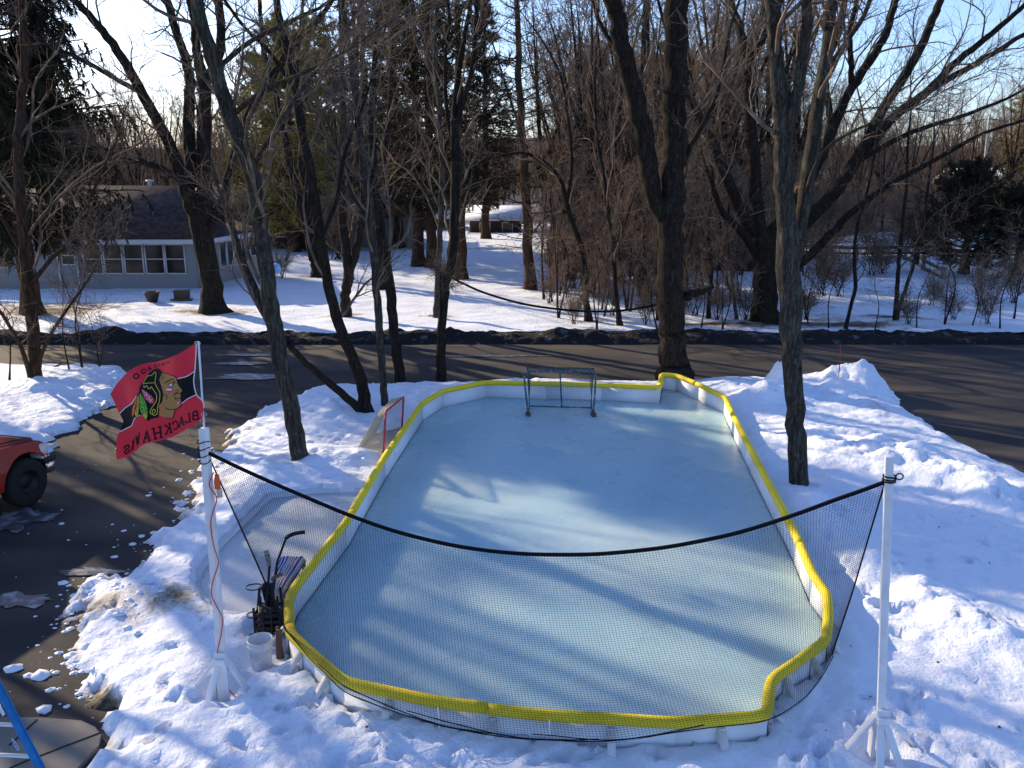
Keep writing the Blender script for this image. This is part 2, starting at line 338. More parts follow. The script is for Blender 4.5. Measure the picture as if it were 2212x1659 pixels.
# snow field across the road
field_trees = []                              # filled below: bare earth rings round the trunks
def far_z(x, y):
    r = np.clip((np.asarray(y) - 31) / 60, 0, 3); xx = np.asarray(x)
    return .15 + .10 * fbm(xx * .25, np.asarray(y) * .25, 3) + np.clip((xx - 14) / 14, 0, 1) * np.clip((np.asarray(y) - 36) / 14, 0, 1) * .9
ring_px = [(465, 672, 1.3), (690, 597, 1.0), (745, 680, .6), (942, 683, .5), (995, 600, .6), (905, 572, .7), (932, 575, .6), (1270, 692, .5), (1335, 702, .4), (1655, 700, 1.6), (1145, 622, .5), (820, 625, .6), (860, 533, 1.2), (92, 672, 1.7), (1530, 700, .4), (1930, 685, .8), (1830, 700, .7)]
def build_far():
    xs = np.concatenate([np.arange(-90, -32, 1.0), np.arange(-32, 32, .22), np.arange(32, 90, 1.0)]); ys = np.concatenate([np.arange(30.6, 48, .16), np.arange(48, 80, .5), np.arange(80, 260, 4)])
    X, Y = np.meshgrid(xs, ys)
    Z = far_z(X, Y) + (.07 * fbm(X * .9, Y * 1.6, 4) + .035 * fbm(X * 2.4, Y * 4.0, 3)) * np.clip((80 - Y) / 20, 0, 1)
    D = np.zeros_like(X)
    for x, y, r in ring_px:
        c = G(x, y, .15); D += .75 * np.exp(-(np.hypot((X - c.x) / 1.7, (Y - c.y) / .8) / r) ** 2)
    D += np.clip(fbm(X * .35 + 5, Y * .8, 4) * 1.1 - .12, 0, .38) * np.clip((X - 3) / 6, 0, 1)
    D += .5 * np.exp(-((Y - 62.5 - .04 * X) / 1.3) ** 2) * (X < 2) * (X > -16)      # strip of bare grass under the pines
    D += .45 * np.exp(-(np.hypot((X + 20) / 5.0, (Y - 37) / 1.2)) ** 2)
    D += .7 * np.exp(-((Y - 78) / 3.0) ** 2) * (X > -4)
    u_ = X / Y; D += .85 * np.clip((Y - 52) / 6, 0, 1) * np.clip((u_ - .045) / .02, 0, 1) * np.where((X > 19) & (Y < 66), .25, 1) + .8 * np.clip((Y - 84) / 8, 0, 1) + .8 * np.clip((Y - 60) / 8, 0, 1) * np.clip((-u_ - .17) / .03, 0, 1)
    grid_mesh('snow_field', xs, ys, Z, D, M['snow'])
    # ploughed, dirty bank along the far kerb
    xs = np.arange(-60, 60, .07); ys = np.linspace(29.2, 31.1, 26); X, Y = np.meshgrid(xs, ys)
    t = (Y - 29.2) / 1.9; prof = np.sin(np.clip(t * 1.15, 0, 1) * math.pi) ** .7
    Z = -.03 + prof * (.30 + .26 * fbm(X * .5, Y * 1.2, 5, .65) + .06 * fbm(X * 4, Y * 4, 3))
    Z = np.where(t > .87, Z - .2, Z)
    grid_mesh('ploughed_snow_bank', xs, ys, Z, 0 * X, M['bank'])
build_far()
# distant rolling hill
xs = np.linspace(-700, 700, 120); ys = np.linspace(420, 900, 20); X, Y = np.meshgrid(xs, ys)
M['hill'] = mat('distant_woodland', (.10, .085, .085), 1.0, noise=(.05, (.16, .14, .14), .4, .6), spec=0)
Z = 26 * np.sin(np.clip((Y - 420) / 480, 0, 1) * math.pi) ** .8 * (.65 + .5 * fbm(X * .004, Y * .002, 3)) + 1.5 * fbm(X * .08, Y * .05, 3)
grid_mesh('hills', xs, ys, Z, 0 * X, M['hill'])

# concrete slab by the drive
M['concrete'] = mat('concrete', (.17, .15, .13), .9, noise=(1.5, (.24, .215, .185), .35, .7), bump=(70, .3, .004))
slab_px = [(-260, 1560), (0, 1548), (95, 1550), (175, 1556), (205, 1570), (218, 1588), (212, 1610), (178, 1645), (140, 1690), (60, 1800), (-260, 1800)]
P = [G(x, y, .05) for x, y in slab_px]
b = MB(); b.ngon([(p.x, p.y, .05) for p in P][::-1]); n = len(P)
for k in range(n):
    p, q = P[k], P[(k + 1) % n]; b.add([(p.x, p.y, .05), (q.x, q.y, .05), (q.x, q.y, -.1), (p.x, p.y, -.1)], [[0, 1, 2, 3]])
M['joint'] = mat('joint_dirt', (.03, .025, .02), .95)
for (x0, y0, x1, y1) in ((80, 1554, 20, 1610), (215, 1583, 60, 1642), (60, 1642, -120, 1720)):
    p, q = G(x0, y0, .054), G(x1, y1, .054); b.beam(p, q, .022, .004, m=1)
tag(b.build('pavement', [M['concrete'], M['joint']]), kind='structure')
# ---------------------------------------------------------------- the rink
M['board'] = mat('white_board', (.80, .82, .86), .5, noise=(1.5, (.70, .72, .77), .4, .75))
M['yellow'] = mat('yellow_foam', (.90, .68, .03), .6, noise=(3, (.78, .56, .02), .45, .8), bump=(25, .25, .006))
M['white_paint'] = mat('white_painted_wood', (.78, .77, .78), .6, noise=(4, (.55, .53, .52), .5, .9), bump=(30, .3, .003))
def icemat(name, col, rad):
    m = mat(name, col, .28, bump=(3.0, .12, .01), spec=.4); t = m.node_tree; N = t.nodes; L = t.links; b = N['Principled BSDF']
    b.subsurface_method = 'BURLEY'
    b.inputs['Subsurface Weight'].default_value = 1.0; b.inputs['Subsurface Radius'].default_value = (.7, .9, 1.0); b.inputs['Subsurface Scale'].default_value = rad
    tc = [n for n in N if n.type == 'TEX_COORD'][0]
    n = N.new('ShaderNodeTexNoise'); n.inputs['Scale'].default_value = .32; n.inputs['Detail'].default_value = 5; L.new(tc.outputs['Object'], n.inputs[0])
    r = N.new('ShaderNodeValToRGB'); r.color_ramp.elements[0].position = .36; r.color_ramp.elements[1].position = .66
    r.color_ramp.elements[0].color = (*col, 1); r.color_ramp.elements[1].color = (col[0] * 1.35, col[1] * 1.14, col[2] * 1.05, 1); L.new(n.outputs[0], r.inputs[0]); L.new(r.outputs[0], b.inputs['Base Color'])
    # fine skate scratches in two directions, whiter than the ice
    cur = r.outputs[0]
    for ang, sc in ((.35, (1.2, 46, 1)), (1.25, (1.0, 40, 1)), (-.6, (1.5, 60, 1))):
        mp = N.new('ShaderNodeMapping'); mp.inputs['Rotation'].default_value = (0, 0, ang); mp.inputs['Scale'].default_value = sc; L.new(tc.outputs['Object'], mp.inputs[0])
        q = N.new('ShaderNodeTexNoise'); q.inputs['Scale'].default_value = 1.0; q.inputs['Detail'].default_value = 3; L.new(mp.outputs[0], q.inputs[0])
        rr = N.new('ShaderNodeMapRange'); rr.inputs[1].default_value = .66; rr.inputs[2].default_value = .78; rr.inputs[3].default_value = 0; rr.inputs[4].default_value = .35; L.new(q.outputs[0], rr.inputs[0])
        mm = N.new('ShaderNodeMixRGB'); L.new(rr.outputs[0], mm.inputs[0]); L.new(cur, mm.inputs[1]); mm.inputs[2].default_value = (.75, .80, .84, 1); cur = mm.outputs[0]
    L.new(cur, b.inputs['Base Color'])
    n = N.new('ShaderNodeTexNoise'); n.inputs['Scale'].default_value = 1.4; n.inputs['Detail'].default_value = 8; L.new(tc.outputs['Object'], n.inputs[0])
    r = N.new('ShaderNodeMapRange'); r.inputs[1].default_value = .3; r.inputs[2].default_value = .7; r.inputs[3].default_value = .2; r.inputs[4].default_value = .42; L.new(n.outputs[0], r.inputs[0]); L.new(r.outputs[0], b.inputs['Roughness'])
    return m
M['ice'] = icemat('blue_ice', (.34, .53, .605), .55)
M['ice_pad'] = icemat('grey_ice', (.42, .50, .56), .08)
ICE = .12
rink = empty('ice_rink', 'backyard ice rink with white boards and yellow foam cap', 'ice rink', (RC[0], RC[1], 0))
RL = Vector((RC[0], RC[1], 0))
def inset(poly, d):
    P = np.array(poly); n = len(P); out = []
    for i in range(n):
        a = P[i] - P[i - 1]; c = P[(i + 1) % n] - P[i]; a = a / np.linalg.norm(a); c = c / np.linalg.norm(c)
        na = np.array([a[1], -a[0]]); nc = np.array([c[1], -c[0]]); m = na + nc; m = m / max(1e-6, np.linalg.norm(m)); k = max(.55, m @ na)
        out.append(P[i] + m * d / k)
    return out
inn = inset(rink_xy, .012); out_ = inset(rink_xy, -.012)
area = sum(rink_xy[i - 1][0] * rink_xy[i][1] - rink_xy[i][0] * rink_xy[i - 1][1] for i in range(len(rink_xy)))
if area > 0: inn, out_ = out_, inn           # inward side for a clockwise outline
b = MB(); ins = inset(rink_xy, .03 if area < 0 else -.03); order = ins[::-1] if area < 0 else ins
b.ngon([(x, y, ICE) for x, y in order]); b.ngon([(x, y, -.3) for x, y in order][::-1])
for k in range(len(order)):
    p, q = order[k], order[(k + 1) % len(order)]; b.add([(p[0], p[1], ICE), (p[0], p[1], -.3), (q[0], q[1], -.3), (q[0], q[1], ICE)], [[0, 1, 2, 3]])
b.build('ice', M['ice'], rink, loc=RL)
# boards: one panel per straight run, with the foam cap and outside braces
n = len(rink_xy)
for i in range(n):
    (x0, y0), (x1, y1) = inn[i], inn[(i + 1) % n]; (u0, v0), (u1, v1) = out_[i], out_[(i + 1) % n]
    b = MB(); top = CAPZ - .01; lo = -.05
    V = [(x0, y0, lo), (x1, y1, lo), (u1, v1, lo), (u0, v0, lo), (x0, y0, top), (x1, y1, top), (u1, v1, top), (u0, v0, top)]
    b.add(V, [[3, 2, 1, 0], [4, 5, 6, 7], [0, 1, 5, 4], [1, 2, 6, 5], [2, 3, 7, 6], [3, 0, 4, 7]])
    b.build('board_panel', M['board'], rink, loc=RL)
def outn(i):
    a = np.array(rink_xy[i]); c = np.array(rink_xy[(i + 1) % n]); d = (c - a) / np.linalg.norm(c - a); nn = np.array([-d[1], d[0]])
    if area > 0: nn = -nn
    return a, c, d, nn
pts = []
for i in range(n):
    a = np.array(rink_xy[i]); c = np.array(rink_xy[(i + 1) % n]); L_ = np.linalg.norm(c - a); k = max(2, int(L_ / .12))
    for t in np.linspace(0, 1, k, endpoint=False):
        p = a + (c - a) * t; pts.append(p)
P = np.array(pts)
sm = (np.roll(P, 1, 0) + P * 2 + np.roll(P, -1, 0)) / 4
sm = np.stack([sm[:, 0], sm[:, 1], CAPZ + .012 * fbm(sm[:, 0] * 1.3, sm[:, 1] * 1.3, 3)], 1)
# the cap is made of foam lengths that butt at joints, each slightly different
i0 = 0; seglen = [26, 31, 24, 29, 27]; q = 0
while i0 < len(sm) - 2:
    i1 = min(len(sm), i0 + seglen[q % 5]); q += 1
    if len(sm) - i1 < 4: i1 = len(sm)
    seg = list(sm[i0:i1 + 1]) if i1 < len(sm) else list(sm[i0:]) + [sm[0]]
    seg = np.array(seg); seg = seg + np.array([0, 0, rng.uniform(-.006, .006)])
    r = np.full(len(seg), .064 + rng.uniform(-.003, .003)); r[0] *= .93; r[-1] *= .93
    MB().tube(seg, r, 10).build('foam_cap', M['yellow'], rink, True, loc=RL); i0 = i1
for i in range(n):                            # slanted wooden braces outside
    a, c, d, nn = outn(i); L_ = np.linalg.norm(c - a)
    m_ = (a + c) / 2
    if m_[1] > 12 and m_[0] < 2: continue
    if m_[1] > 16: continue
    for t in ([.5] if L_ < 1.6 else ([.15, .85] if L_ < 2.6 else [.12, .5, .88])):
        p = a + (c - a) * t
        b = MB(); q_ = p + nn * .04; e_ = p + nn * .42
        b.beam((q_[0], q_[1], .42), (e_[0], e_[1], -.05), .085, .035)
        b.beam((q_[0], q_[1], -.1), (q_[0], q_[1], .44), .08, .035, up=(nn[0], nn[1], 0))
        b.build('brace', M['white_paint'], rink, loc=RL)
# faint old lines and skate scratches are in the ice material bump; a few frozen leaves lie about
M['leaf'] = mat('dead_leaf', (.07, .04, .02), .9)
b = MB()
for k in range(130):
    fx, fy = (rng.uniform(-5, 9.5), rng.uniform(5.6, 22)); z = snow_z(fx, fy)
    if z <= 0.02 or segdist(np.array([fx]), np.array([fy]), rink_xy)[0] > -.2: continue
    an = rng.uniform(0, 6); s_ = rng.uniform(.012, .03)
    b.add([(fx + s_ * math.cos(an + t) * (1 if t % 2 < 1 else .5), fy + s_ * math.sin(an + t), z + .012 + rng.uniform(0, .02)) for t in (0, 1.4, 3.1, 4.6)], [[0, 1, 2, 3]])
tag(b.build('fallen_leaves', M['leaf']), kind='stuff')

# small frozen pad with its plastic liner
pad = empty('ice_pad', 'small frozen side pad in a clear plastic liner left of the rink', 'ice pad', (*np.mean(pad_xy, 0), 0)); PL = pad.location.copy()
PX = spline([(*p, .1) for p in pad_xy + pad_xy[:1]], 70)[:-1]
b = MB(); b.ngon([(p[0], p[1], .105) for p in PX][::-1]); b.ngon([(p[0], p[1], -.05) for p in PX])
for k in range(len(PX)):
    p, q = PX[k - 1], PX[k]; b.add([(p[0], p[1], .105), (q[0], q[1], .105), (q[0], q[1], -.05), (p[0], p[1], -.05)], [[0, 1, 2, 3]])
o = b.build('ice', M['ice_pad'], pad, loc=PL)
M['liner'] = mat('clear_plastic_liner', (.62, .66, .70), .25, bump=(12, .8, .02), spec=.6)
b = MB(); Vv = []; m_ = len(PX); cx_, cy_ = np.mean(pad_xy, 0)
for k in range(m_):
    p = PX[k]; d = np.array([p[0] - cx_, p[1] - cy_]); d /= np.linalg.norm(d); wv = .5 + .5 * math.sin(k * 1.9) + rng.uniform(0, .6)
    w_ = .05 + .05 * wv * (2.2 if p[1] < cy_ else .8)
    Vv += [(p[0] - d[0] * .01, p[1] - d[1] * .01, .108), (p[0] + d[0] * .02, p[1] + d[1] * .02, .17 + .02 * wv), (p[0] + d[0] * (.02 + w_), p[1] + d[1] * (.02 + w_), .15 + .05 * rng.random())]
Q = [[k * 3 + j, ((k + 1) % m_) * 3 + j, ((k + 1) % m_) * 3 + j + 1, k * 3 + j + 1] for k in range(m_) for j in (0, 1)]
b.add(Vv, Q).build('liner', M['liner'], pad, True, loc=PL)

# ---------------------------------------------------------------- two white posts, big net between them
def stand_post(name, label, base, top, wd, legs):
    e = empty(name, label, 'post', base); B0 = Vector(base); top = Vector(top)
    b = MB(); b.beam(B0 + Vector((0, 0, .1)), top, wd, wd, up=(0.25, 1, 0)); bevel(b.build('post_shaft', M['white_paint'], e, loc=base), .006)
    # box-like foot: two upright planks and a cross block
    up = (top - B0).normalized()
    b = MB(); b.beam(B0 + Vector((.02, -.07, -.05)), B0 + up * .62 + Vector((0, -.065, 0)), .13, .035, up=(0, 1, 0)); bevel(b.build('front_plank', M['white_paint'], e, loc=base), .004)
    b = MB(); b.beam(B0 + Vector((-.10, -.02, -.05)), B0 + up * .50 + Vector((-.065, -.01, 0)), .10, .035, up=(1, 0, 0)); bevel(b.build('side_plank', M['white_paint'], e, loc=base), .004)
    b = MB(); b.box(B0 + up * .52 + Vector((0, -.105, 0)), (.13, .035, .07)); bevel(b.build('cross_block', M['white_paint'], e, loc=base), .004)
    for lx, ly in legs:
        b = MB(); b.beam(B0 + up * .55 + Vector((lx * .06, ly * .06, 0)), B0 + Vector((lx, ly, .02)), .07, .036); bevel(b.build('leg', M['white_paint'], e, loc=base), .004)
    return e
LB = G(486, 1508, .08); LT = PD(440, 925, LB.y)
left_post = stand_post('net_post', 'white wooden post on splayed feet that carries the red flag', LB, LT, .082, [(-.42, .02), (.34, -.05), (-.12, -.32), (.05, .4)])
RB = G(1898, 1640, .08); RT = PD(1921, 985, RB.y)
right_post = stand_post('net_post', 'white wooden post standing on splayed feet in the snow right of the rink', RB, RT, .074, [(-.52, -.12), (.46, .10), (-.15, -.4), (.1, -.45)])

top_px = [(447, 977), (520, 1012), (600, 1048), (680, 1082), (750, 1111), (830, 1140), (900, 1160), (980, 1178), (1060, 1190), (1130, 1196), (1200, 1198), (1280, 1197), (1350, 1192), (1430, 1183), (1500, 1171), (1580, 1154), (1650, 1134), (1730, 1107), (1800, 1081), (1860, 1060), (1912, 1041)]
bot_px = [(620, 1362), (660, 1412), (700, 1452), (742, 1492), (800, 1518), (860, 1540), (947, 1566), (1010, 1579), (1060, 1588), (1130, 1596), (1200, 1599), (1290, 1602), (1380, 1594), (1459, 1582), (1540, 1571), (1610, 1564), (1655, 1556), (1700, 1535), (1745, 1500), (1775, 1462), (1800, 1417)]
rkA = np.array(rink_xy)
def front_depth(px, py, zt=.5):               # where the view ray meets the height of the boards, kept just outside them
    p = G(px, py, zt); return p.y
TD = np.linspace(LT.y, RT.y, len(top_px))
Tp = np.array([tuple(PD(x, y, d)) for (x, y), d in zip(top_px, TD)])
bz = np.interp(np.arange(21), [0, 1, 2, 3, 17, 20], [.56, .60, .62, .62, .42, .48])
cxp, cyp = [742, 947, 1186, 1459, 1656], [1474, 1518, 1546, 1560, 1548]
Bp = []
for k, ((x, y), z) in enumerate(zip(bot_px, bz)):
    if 4 <= k <= 16: Bp.append(tuple(PD(x, y, G(x, np.interp(x, cxp, cyp), CAPZ).y - .24)))   # hangs outside the boards
    else: Bp.append(tuple(G(x, y, z)))
Bp = np.array(Bp)
NS, NR = 230, 84
s_ = np.linspace(0, 20, NS); Tt = spline(Tp, NS); Bb = spline(Bp, NS)
# even spacing of the cords along the net
def even(C, n):
    d = np.r_[0, np.cumsum(np.linalg.norm(np.diff(C, axis=0), axis=1))]; t = np.linspace(0, d[-1], n)
    return np.stack([np.interp(t, d, C[:, k]) for k in range(3)], 1)
Tt = even(spline(Tp, 600), NS); Bb = even(spline(Bp, 600), NS)
v = np.linspace(0, 1, NR)[None, :, None]
NETP = Tt[:, None] * (1 - v) + Bb[:, None] * v
bulge = np.sin(v[..., 0] * math.pi) ** 2 * np.sin(np.linspace(0, math.pi, NS))[:, None]
NETP[..., 1] += .12 * bulge; NETP[..., 2] -= .10 * bulge
uu = np.linspace(0, 1, NS)[:, None]; NETP[..., 1] += .03 * np.sin(uu * 22 + v[..., 0] * 5) * np.clip(v[..., 0] * 2 - .8, 0, 1)
M['net'] = mat('black_net_cord', (.012, .014, .02), .9, spec=.1)
M['black'] = mat('black_strap', (.006, .006, .009), .85, spec=.15, bump=(60, .3, .003))
net = empty('barrier_net', 'wide black barrier net sagging between the two white posts', 'net', tuple(Tt[0])); NL = Vector(tuple(Tt[0]))
b = MB()
Vv, Q = tubes(NETP, np.full(NETP.shape[:2], .00165), 3); b.add(Vv, Q)
Vv, Q = tubes(NETP.transpose(1, 0, 2), np.full((NR, NS), .00165), 3); b.add(Vv, Q)
b.build('mesh', M['net'], net, loc=NL)
MB().tube(Tt, .021, 8).build('top_band', M['black'], net, True, loc=NL)
MB().tube(Bb, .006, 6).build('bottom_cord', M['black'], net, True, loc=NL)
for e_ in (NETP[0], NETP[-1]): MB().tube(e_, .0085, 6).build('side_cord', M['black'], net, True, loc=NL)
b = MB()                                      # gathered slack along the bottom
for k in range(3):
    i_ = np.arange(30 + k * 38, 96 + k * 30); C = Bb[i_].copy(); C[:, 2] += .05 + .03 * np.sin(np.arange(len(i_)) * .09 + k); C[:, 1] -= .02; b.tube(C, .006, 5)
b.build('slack_cord', M['black'], net, True, loc=NL)
ring = lambda c, r, z2: [c + Vector((r * math.cos(a), r * math.sin(a), z2 * math.sin(a * 2 + c.z * 9))) for a in np.linspace(0, 2 * math.pi, 18)]
for z_ in np.linspace(-.10, .12, 4): MB().tube(ring(Vector(tuple(Tt[0])) + Vector((-.03, 0, z_)), .062, .012), .006, 5).build('tie_cord', M['black'], net, True, loc=NL)
for z_ in (-.02, .0, .03): MB().tube(ring(Vector(tuple(Tt[-1])) + Vector((.035, 0, z_ + .03)), .056, 0), .008, 5).build('tie_cord', M['black'], net, True, loc=NL)
c = Vector(tuple(Tt[-1])) + Vector((.12, -.02, .06)); MB().tube([c + Vector((.035 * math.cos(a), 0, .03 * math.sin(a))) for a in np.linspace(0, 2 * math.pi, 14)], .007, 5).build('tie_cord', M['black'], net, True, loc=NL)
b = MB()                                      # zip ties holding the net to the boards
for px, py in ((742, 1484), (947, 1540), (1186, 1566)):
    p = PD(px, py, G(px, py - 8, CAPZ).y - .08); MB().beam(p + Vector((0, -.03, .08)), p + Vector((.01, -.05, -.14)), .012, .008).build('zip_tie', M['white_paint'], net, loc=NL)

# ---------------------------------------------------------------- far goal on the ice
def goal_net(b, quads, cell=.05, r=.0022):
    for (A, B, C, D) in quads:
        A, B, C, D = [np.array(tuple(q)) for q in (A, B, C, D)]
        nu = max(2, int(np.linalg.norm(B - A) / cell)); nv = max(2, int(np.linalg.norm(D - A) / cell))
        u = np.linspace(0, 1, nu + 1)[:, None, None]; v = np.linspace(0, 1, nv + 1)[None, :, None]
        P = A * (1 - u) * (1 - v) + B * u * (1 - v) + C * u * v + D * (1 - u) * v
        V_, Q_ = tubes(P, np.full(P.shape[:2], r), 3); b.add(V_, Q_)
        V_, Q_ = tubes(P.transpose(1, 0, 2), np.full((nv + 1, nu + 1), r), 3); b.add(V_, Q_)
M['goal_metal'] = mat('chipped_blue_grey_tube', (.07, .11, .14), .5, .4, noise=(14, (.38, .42, .44), .52, .7))
M['grey_net'] = mat('grey_net', (.10, .11, .12), .9)
fL = G(1141, 899, ICE); fR = G(1282, 900, ICE); gD = fL.y
g = empty('hockey_goal', 'blue grey tube hockey goal standing at the far end of the ice', 'goal', (fL + fR) / 2)
tL = PD(1132, 808, gD); tR = PD(1287, 808, gD); bL = G(1144, 877, ICE + .03); bR = G(1276, 881, ICE + .03)
sL = PD(1138, 794, gD + .45); sR = PD(1283, 796, gD + .45)
GL = (fL + fR) / 2
fr = [fL + Vector((0, 0, .04)), fL.lerp(tL, .9), tL.lerp(tR, .03) + Vector((0, 0, .03)), tL.lerp(tR, .1) + Vector((0, 0, .06)), tL.lerp(tR, .9) + Vector((0, 0, .06)), tL.lerp(tR, .97) + Vector((0, 0, .03)), fR.lerp(tR, .9), fR + Vector((0, 0, .04))]
MB().tube(spline(fr, 50), .024, 10).build('front_frame', M['goal_metal'], g, True, loc=GL)
tLL, tRR = fr[3], fr[4]
MB().tube([tLL, sL, sR, tRR], .016, 8).build('top_shelf_bar', M['goal_metal'], g, True, loc=GL)
MB().tube([fL + Vector((0, 0, .04)), bL, bR, fR + Vector((0, 0, .04))], .02, 8).build('base_bar', M['goal_metal'], g, True, loc=GL)
MB().tube([(tLL + tRR) / 2, bL.lerp(bR, .53)], .02, 8).build('centre_bar', M['goal_metal'], g, True, loc=GL)
for e0, e1 in ((sL, bL), (sR, bR)): MB().tube([e0, e1], .010, 8).build('back_bar', M['goal_metal'], g, True, loc=GL)
for q in (fL, fR):
    b = MB(); b.box(q + Vector((0, 0, .05)), (.10, .13, .09), .2); b.tube([q + Vector((-.07, .02, .06)), q + Vector((.07, .02, .06))], .035, 10); bevel(b.build('foot', mat('rusty_foot', (.16, .11, .07), .8, noise=(20, (.06, .05, .04), .4, .6)), g, loc=GL), .01)
b = MB(); goal_net(b, [(sL, sR, bR, bL), (tLL, tRR, sR, sL), (fL, tLL, sL, bL), (fR, tRR, sR, bR)], .045); b.build('net', M['grey_net'], g, loc=GL)

# ---------------------------------------------------------------- small red goal on the snow
M['red_tube'] = mat('faded_red_tube', (.42, .04, .06), .5, noise=(10, (.55, .14, .16), .45, .7))
M['cream_net'] = mat('cream_net', (.46, .42, .34), .9)
nz = .32; q0 = G(828, 990, nz); q1 = G(868, 925, nz)
t0 = PD(833, 888, q0.y); t1 = PD(872, 857, q1.y)
g = empty('hockey_goal', 'small red goal with torn cream net on the snow outside the boards', 'goal', q0); GL = q0
MB().tube([q0, q0.lerp(t0, .97), t0.lerp(t1, .04), t0.lerp(t1, .97), t1.lerp(q1, .05), q1], .024, 8).build('front_frame', M['red_tube'], g, True, loc=GL)
r0 = G(764, 982, .34); r1 = G(812, 938, .34); s0 = PD(819, 889, q0.y + .12); s1 = PD(846, 862, q1.y + .15)
MB().tube([q0, r0, r1, q1], .02, 8).build('base_bar', M['cream_net'], g, True, loc=GL)
b = MB(); goal_net(b, [(s0, s1, r1, r0), (t0, t1, s1, s0), (q0, t0, s0, r0), (q1, t1, s1, r1), (q0, q1, r1, r0)], .035, .003)
for k in range(8):
    a = rng.uniform(.1, .9); p = r0.lerp(q0, a) + Vector((0, .1, .02)); b.tube([p, p + Vector((.15, .05, .04)), p + Vector((.32, .02, .01))], .006, 4)
b.build('net', M['cream_net'], g, loc=GL)
# ---------------------------------------------------------------- flag on the left post
FO = (250.0, 820.0, 4.484)
def fpx(x, y): return ((FO[0] + x / FO[2]) * .8848, (FO[1] + y / FO[2]) * .8848)
def fdepth(x, y):                             # the cloth swings away from the pole and ripples
    t = np.clip((1085 - x) / 1000, -.1, 1.1)
    return LB.y + .02 + .78 * t + .055 * math.sin(t * 13 + y * .0035) * min(1, t * 5) + .03 * math.sin(t * 5 - y * .006) * min(1, t * 3)
def fl(x, y, e=0.0):
    X_, Y_ = fpx(x, y); D = fdepth(x, y) - e; return PD(X_, Y_, D)
pole_top = PD(429, 738, LB.y + .03); pole_bot = LT + Vector((-.04, -.02, -.45))
flag = empty('flag', 'red team flag with a head emblem flying on a thin pole above the left post', 'flag', pole_bot); FL = Vector(pole_bot)
MB().tube([pole_bot, PD(441, 926, LB.y + .03), pole_top], .0105, 8).build('pole', M['white_paint'], flag, True, loc=FL)
def cloth(name, c, r=.75): return mat(name, c, r, bump=(9, .25, .01), spec=.2)
M['f_red'] = cloth('red_flag_cloth', (.80, .035, .06)); M['f_black'] = cloth('black_flag_print', (.008, .008, .012)); M['f_white'] = cloth('white_flag_print', (.75, .75, .80))
M['f_tan'] = cloth('tan_flag_print', (.44, .24, .08)); M['f_yellow'] = cloth('yellow_flag_print', (.60, .50, .07)); M['f_green'] = cloth('green_flag_print', (.06, .34, .05)); M['f_orange'] = cloth('orange_flag_print', (.90, .16, .05))
M['f_pink'] = cloth('pink_flag_print', (.66, .08, .12)); M['f_text'] = cloth('dark_flag_lettering', (.028, .006, .014))
top_e = spline([(85, 640), (170, 510), (300, 378), (450, 308), (650, 268), (850, 188), (1030, 75)], 90)
bot_e = spline([(158, 1357), (300, 1310), (450, 1192), (620, 1150), (800, 1090), (950, 1005), (1088, 930)], 90)
lef_e = spline([(85, 640), (122, 705), (180, 840), (232, 930), (192, 1040), (158, 1120), (150, 1250), (158, 1357)], 70)
rig_e = spline([(1030, 75), (1022, 230), (1013, 380), (1000, 500), (1030, 640), (1098, 715), (1112, 800), (1088, 930)], 70)
V = []
for j in range(70):
    v = j / 69
    for i in range(90):
        u = i / 89
        p = (1 - v) * top_e[i] + v * bot_e[i] + (1 - u) * lef_e[j] + u * rig_e[j] - ((1 - u) * (1 - v) * top_e[0] + u * (1 - v) * top_e[-1] + (1 - u) * v * bot_e[0] + u * v * bot_e[-1])
        V.append(tuple(fl(p[0], p[1])))
Q = [[j * 90 + i, (j + 1) * 90 + i, (j + 1) * 90 + i + 1, j * 90 + i + 1] for j in range(69) for i in range(89)]
cl = MB().add(V, Q).build('cloth', M['f_red'], flag, True, loc=FL)
def fill(b, poly, e, m, step=14):
    P = [Vector(p) for p in poly]; xs_ = [p.x for p in P]; ys_ = [p.y for p in P]
    n = len(P); pts = []
    for k in range(n):
        a, c = P[k], P[(k + 1) % n]; q = max(1, int((c - a).length / step))
        for t in range(q): pts.append(a.lerp(c, t / q))
    nb = len(pts); A = np.array([tuple(p) for p in pts])
    gx, gy = np.meshgrid(np.arange(min(xs_) + step / 2, max(xs_), step), np.arange(min(ys_) + step / 2, max(ys_), step))
    sdv = segdist(gx, gy, A); k = sdv > step * .45
    allp = pts + [Vector((x, y)) for x, y in zip(gx[k], gy[k])]
    vo, ed, fa, *_ = geometry.delaunay_2d_cdt(allp, [(i, (i + 1) % nb) for i in range(nb)], [], 1, 1e-4)
    Vv = [tuple(fl(p.x, p.y, e)) for p in vo]; T = [f for f in fa if len(f) == 3]
    if T: b.add(Vv, T, m)
ec = [0.0]
def line(b, pts, wd, e, m, smooth=True):
    n_ = max(len(pts), int(sum(math.dist(pts[i], pts[i + 1]) for i in range(len(pts) - 1)) / 9) + 2)
    C = spline(pts, n_) if smooth else np.vstack([np.array(pts[i]) + (np.array(pts[i + 1]) - np.array(pts[i])) * np.linspace(0, 1, max(2, int(math.dist(pts[i], pts[i + 1]) / 10) + 1), endpoint=(i == len(pts) - 2))[:, None] for i in range(len(pts) - 1)])
    T = np.gradient(C, axis=0); T /= np.linalg.norm(T, axis=1, keepdims=True) + 1e-9; N_ = np.stack([-T[:, 1], T[:, 0]], 1) * wd / 2
    ec[0] = (ec[0] + .00017) % .0016; e = e + ec[0]
    Vv = [tuple(fl(*(c + s * nn), e)) for c, nn in zip(C, N_) for s in (-1, 1)]
    b.add(Vv, [[2 * k, 2 * k + 1, 2 * k + 3, 2 * k + 2] for k in range(len(C) - 1)], m)
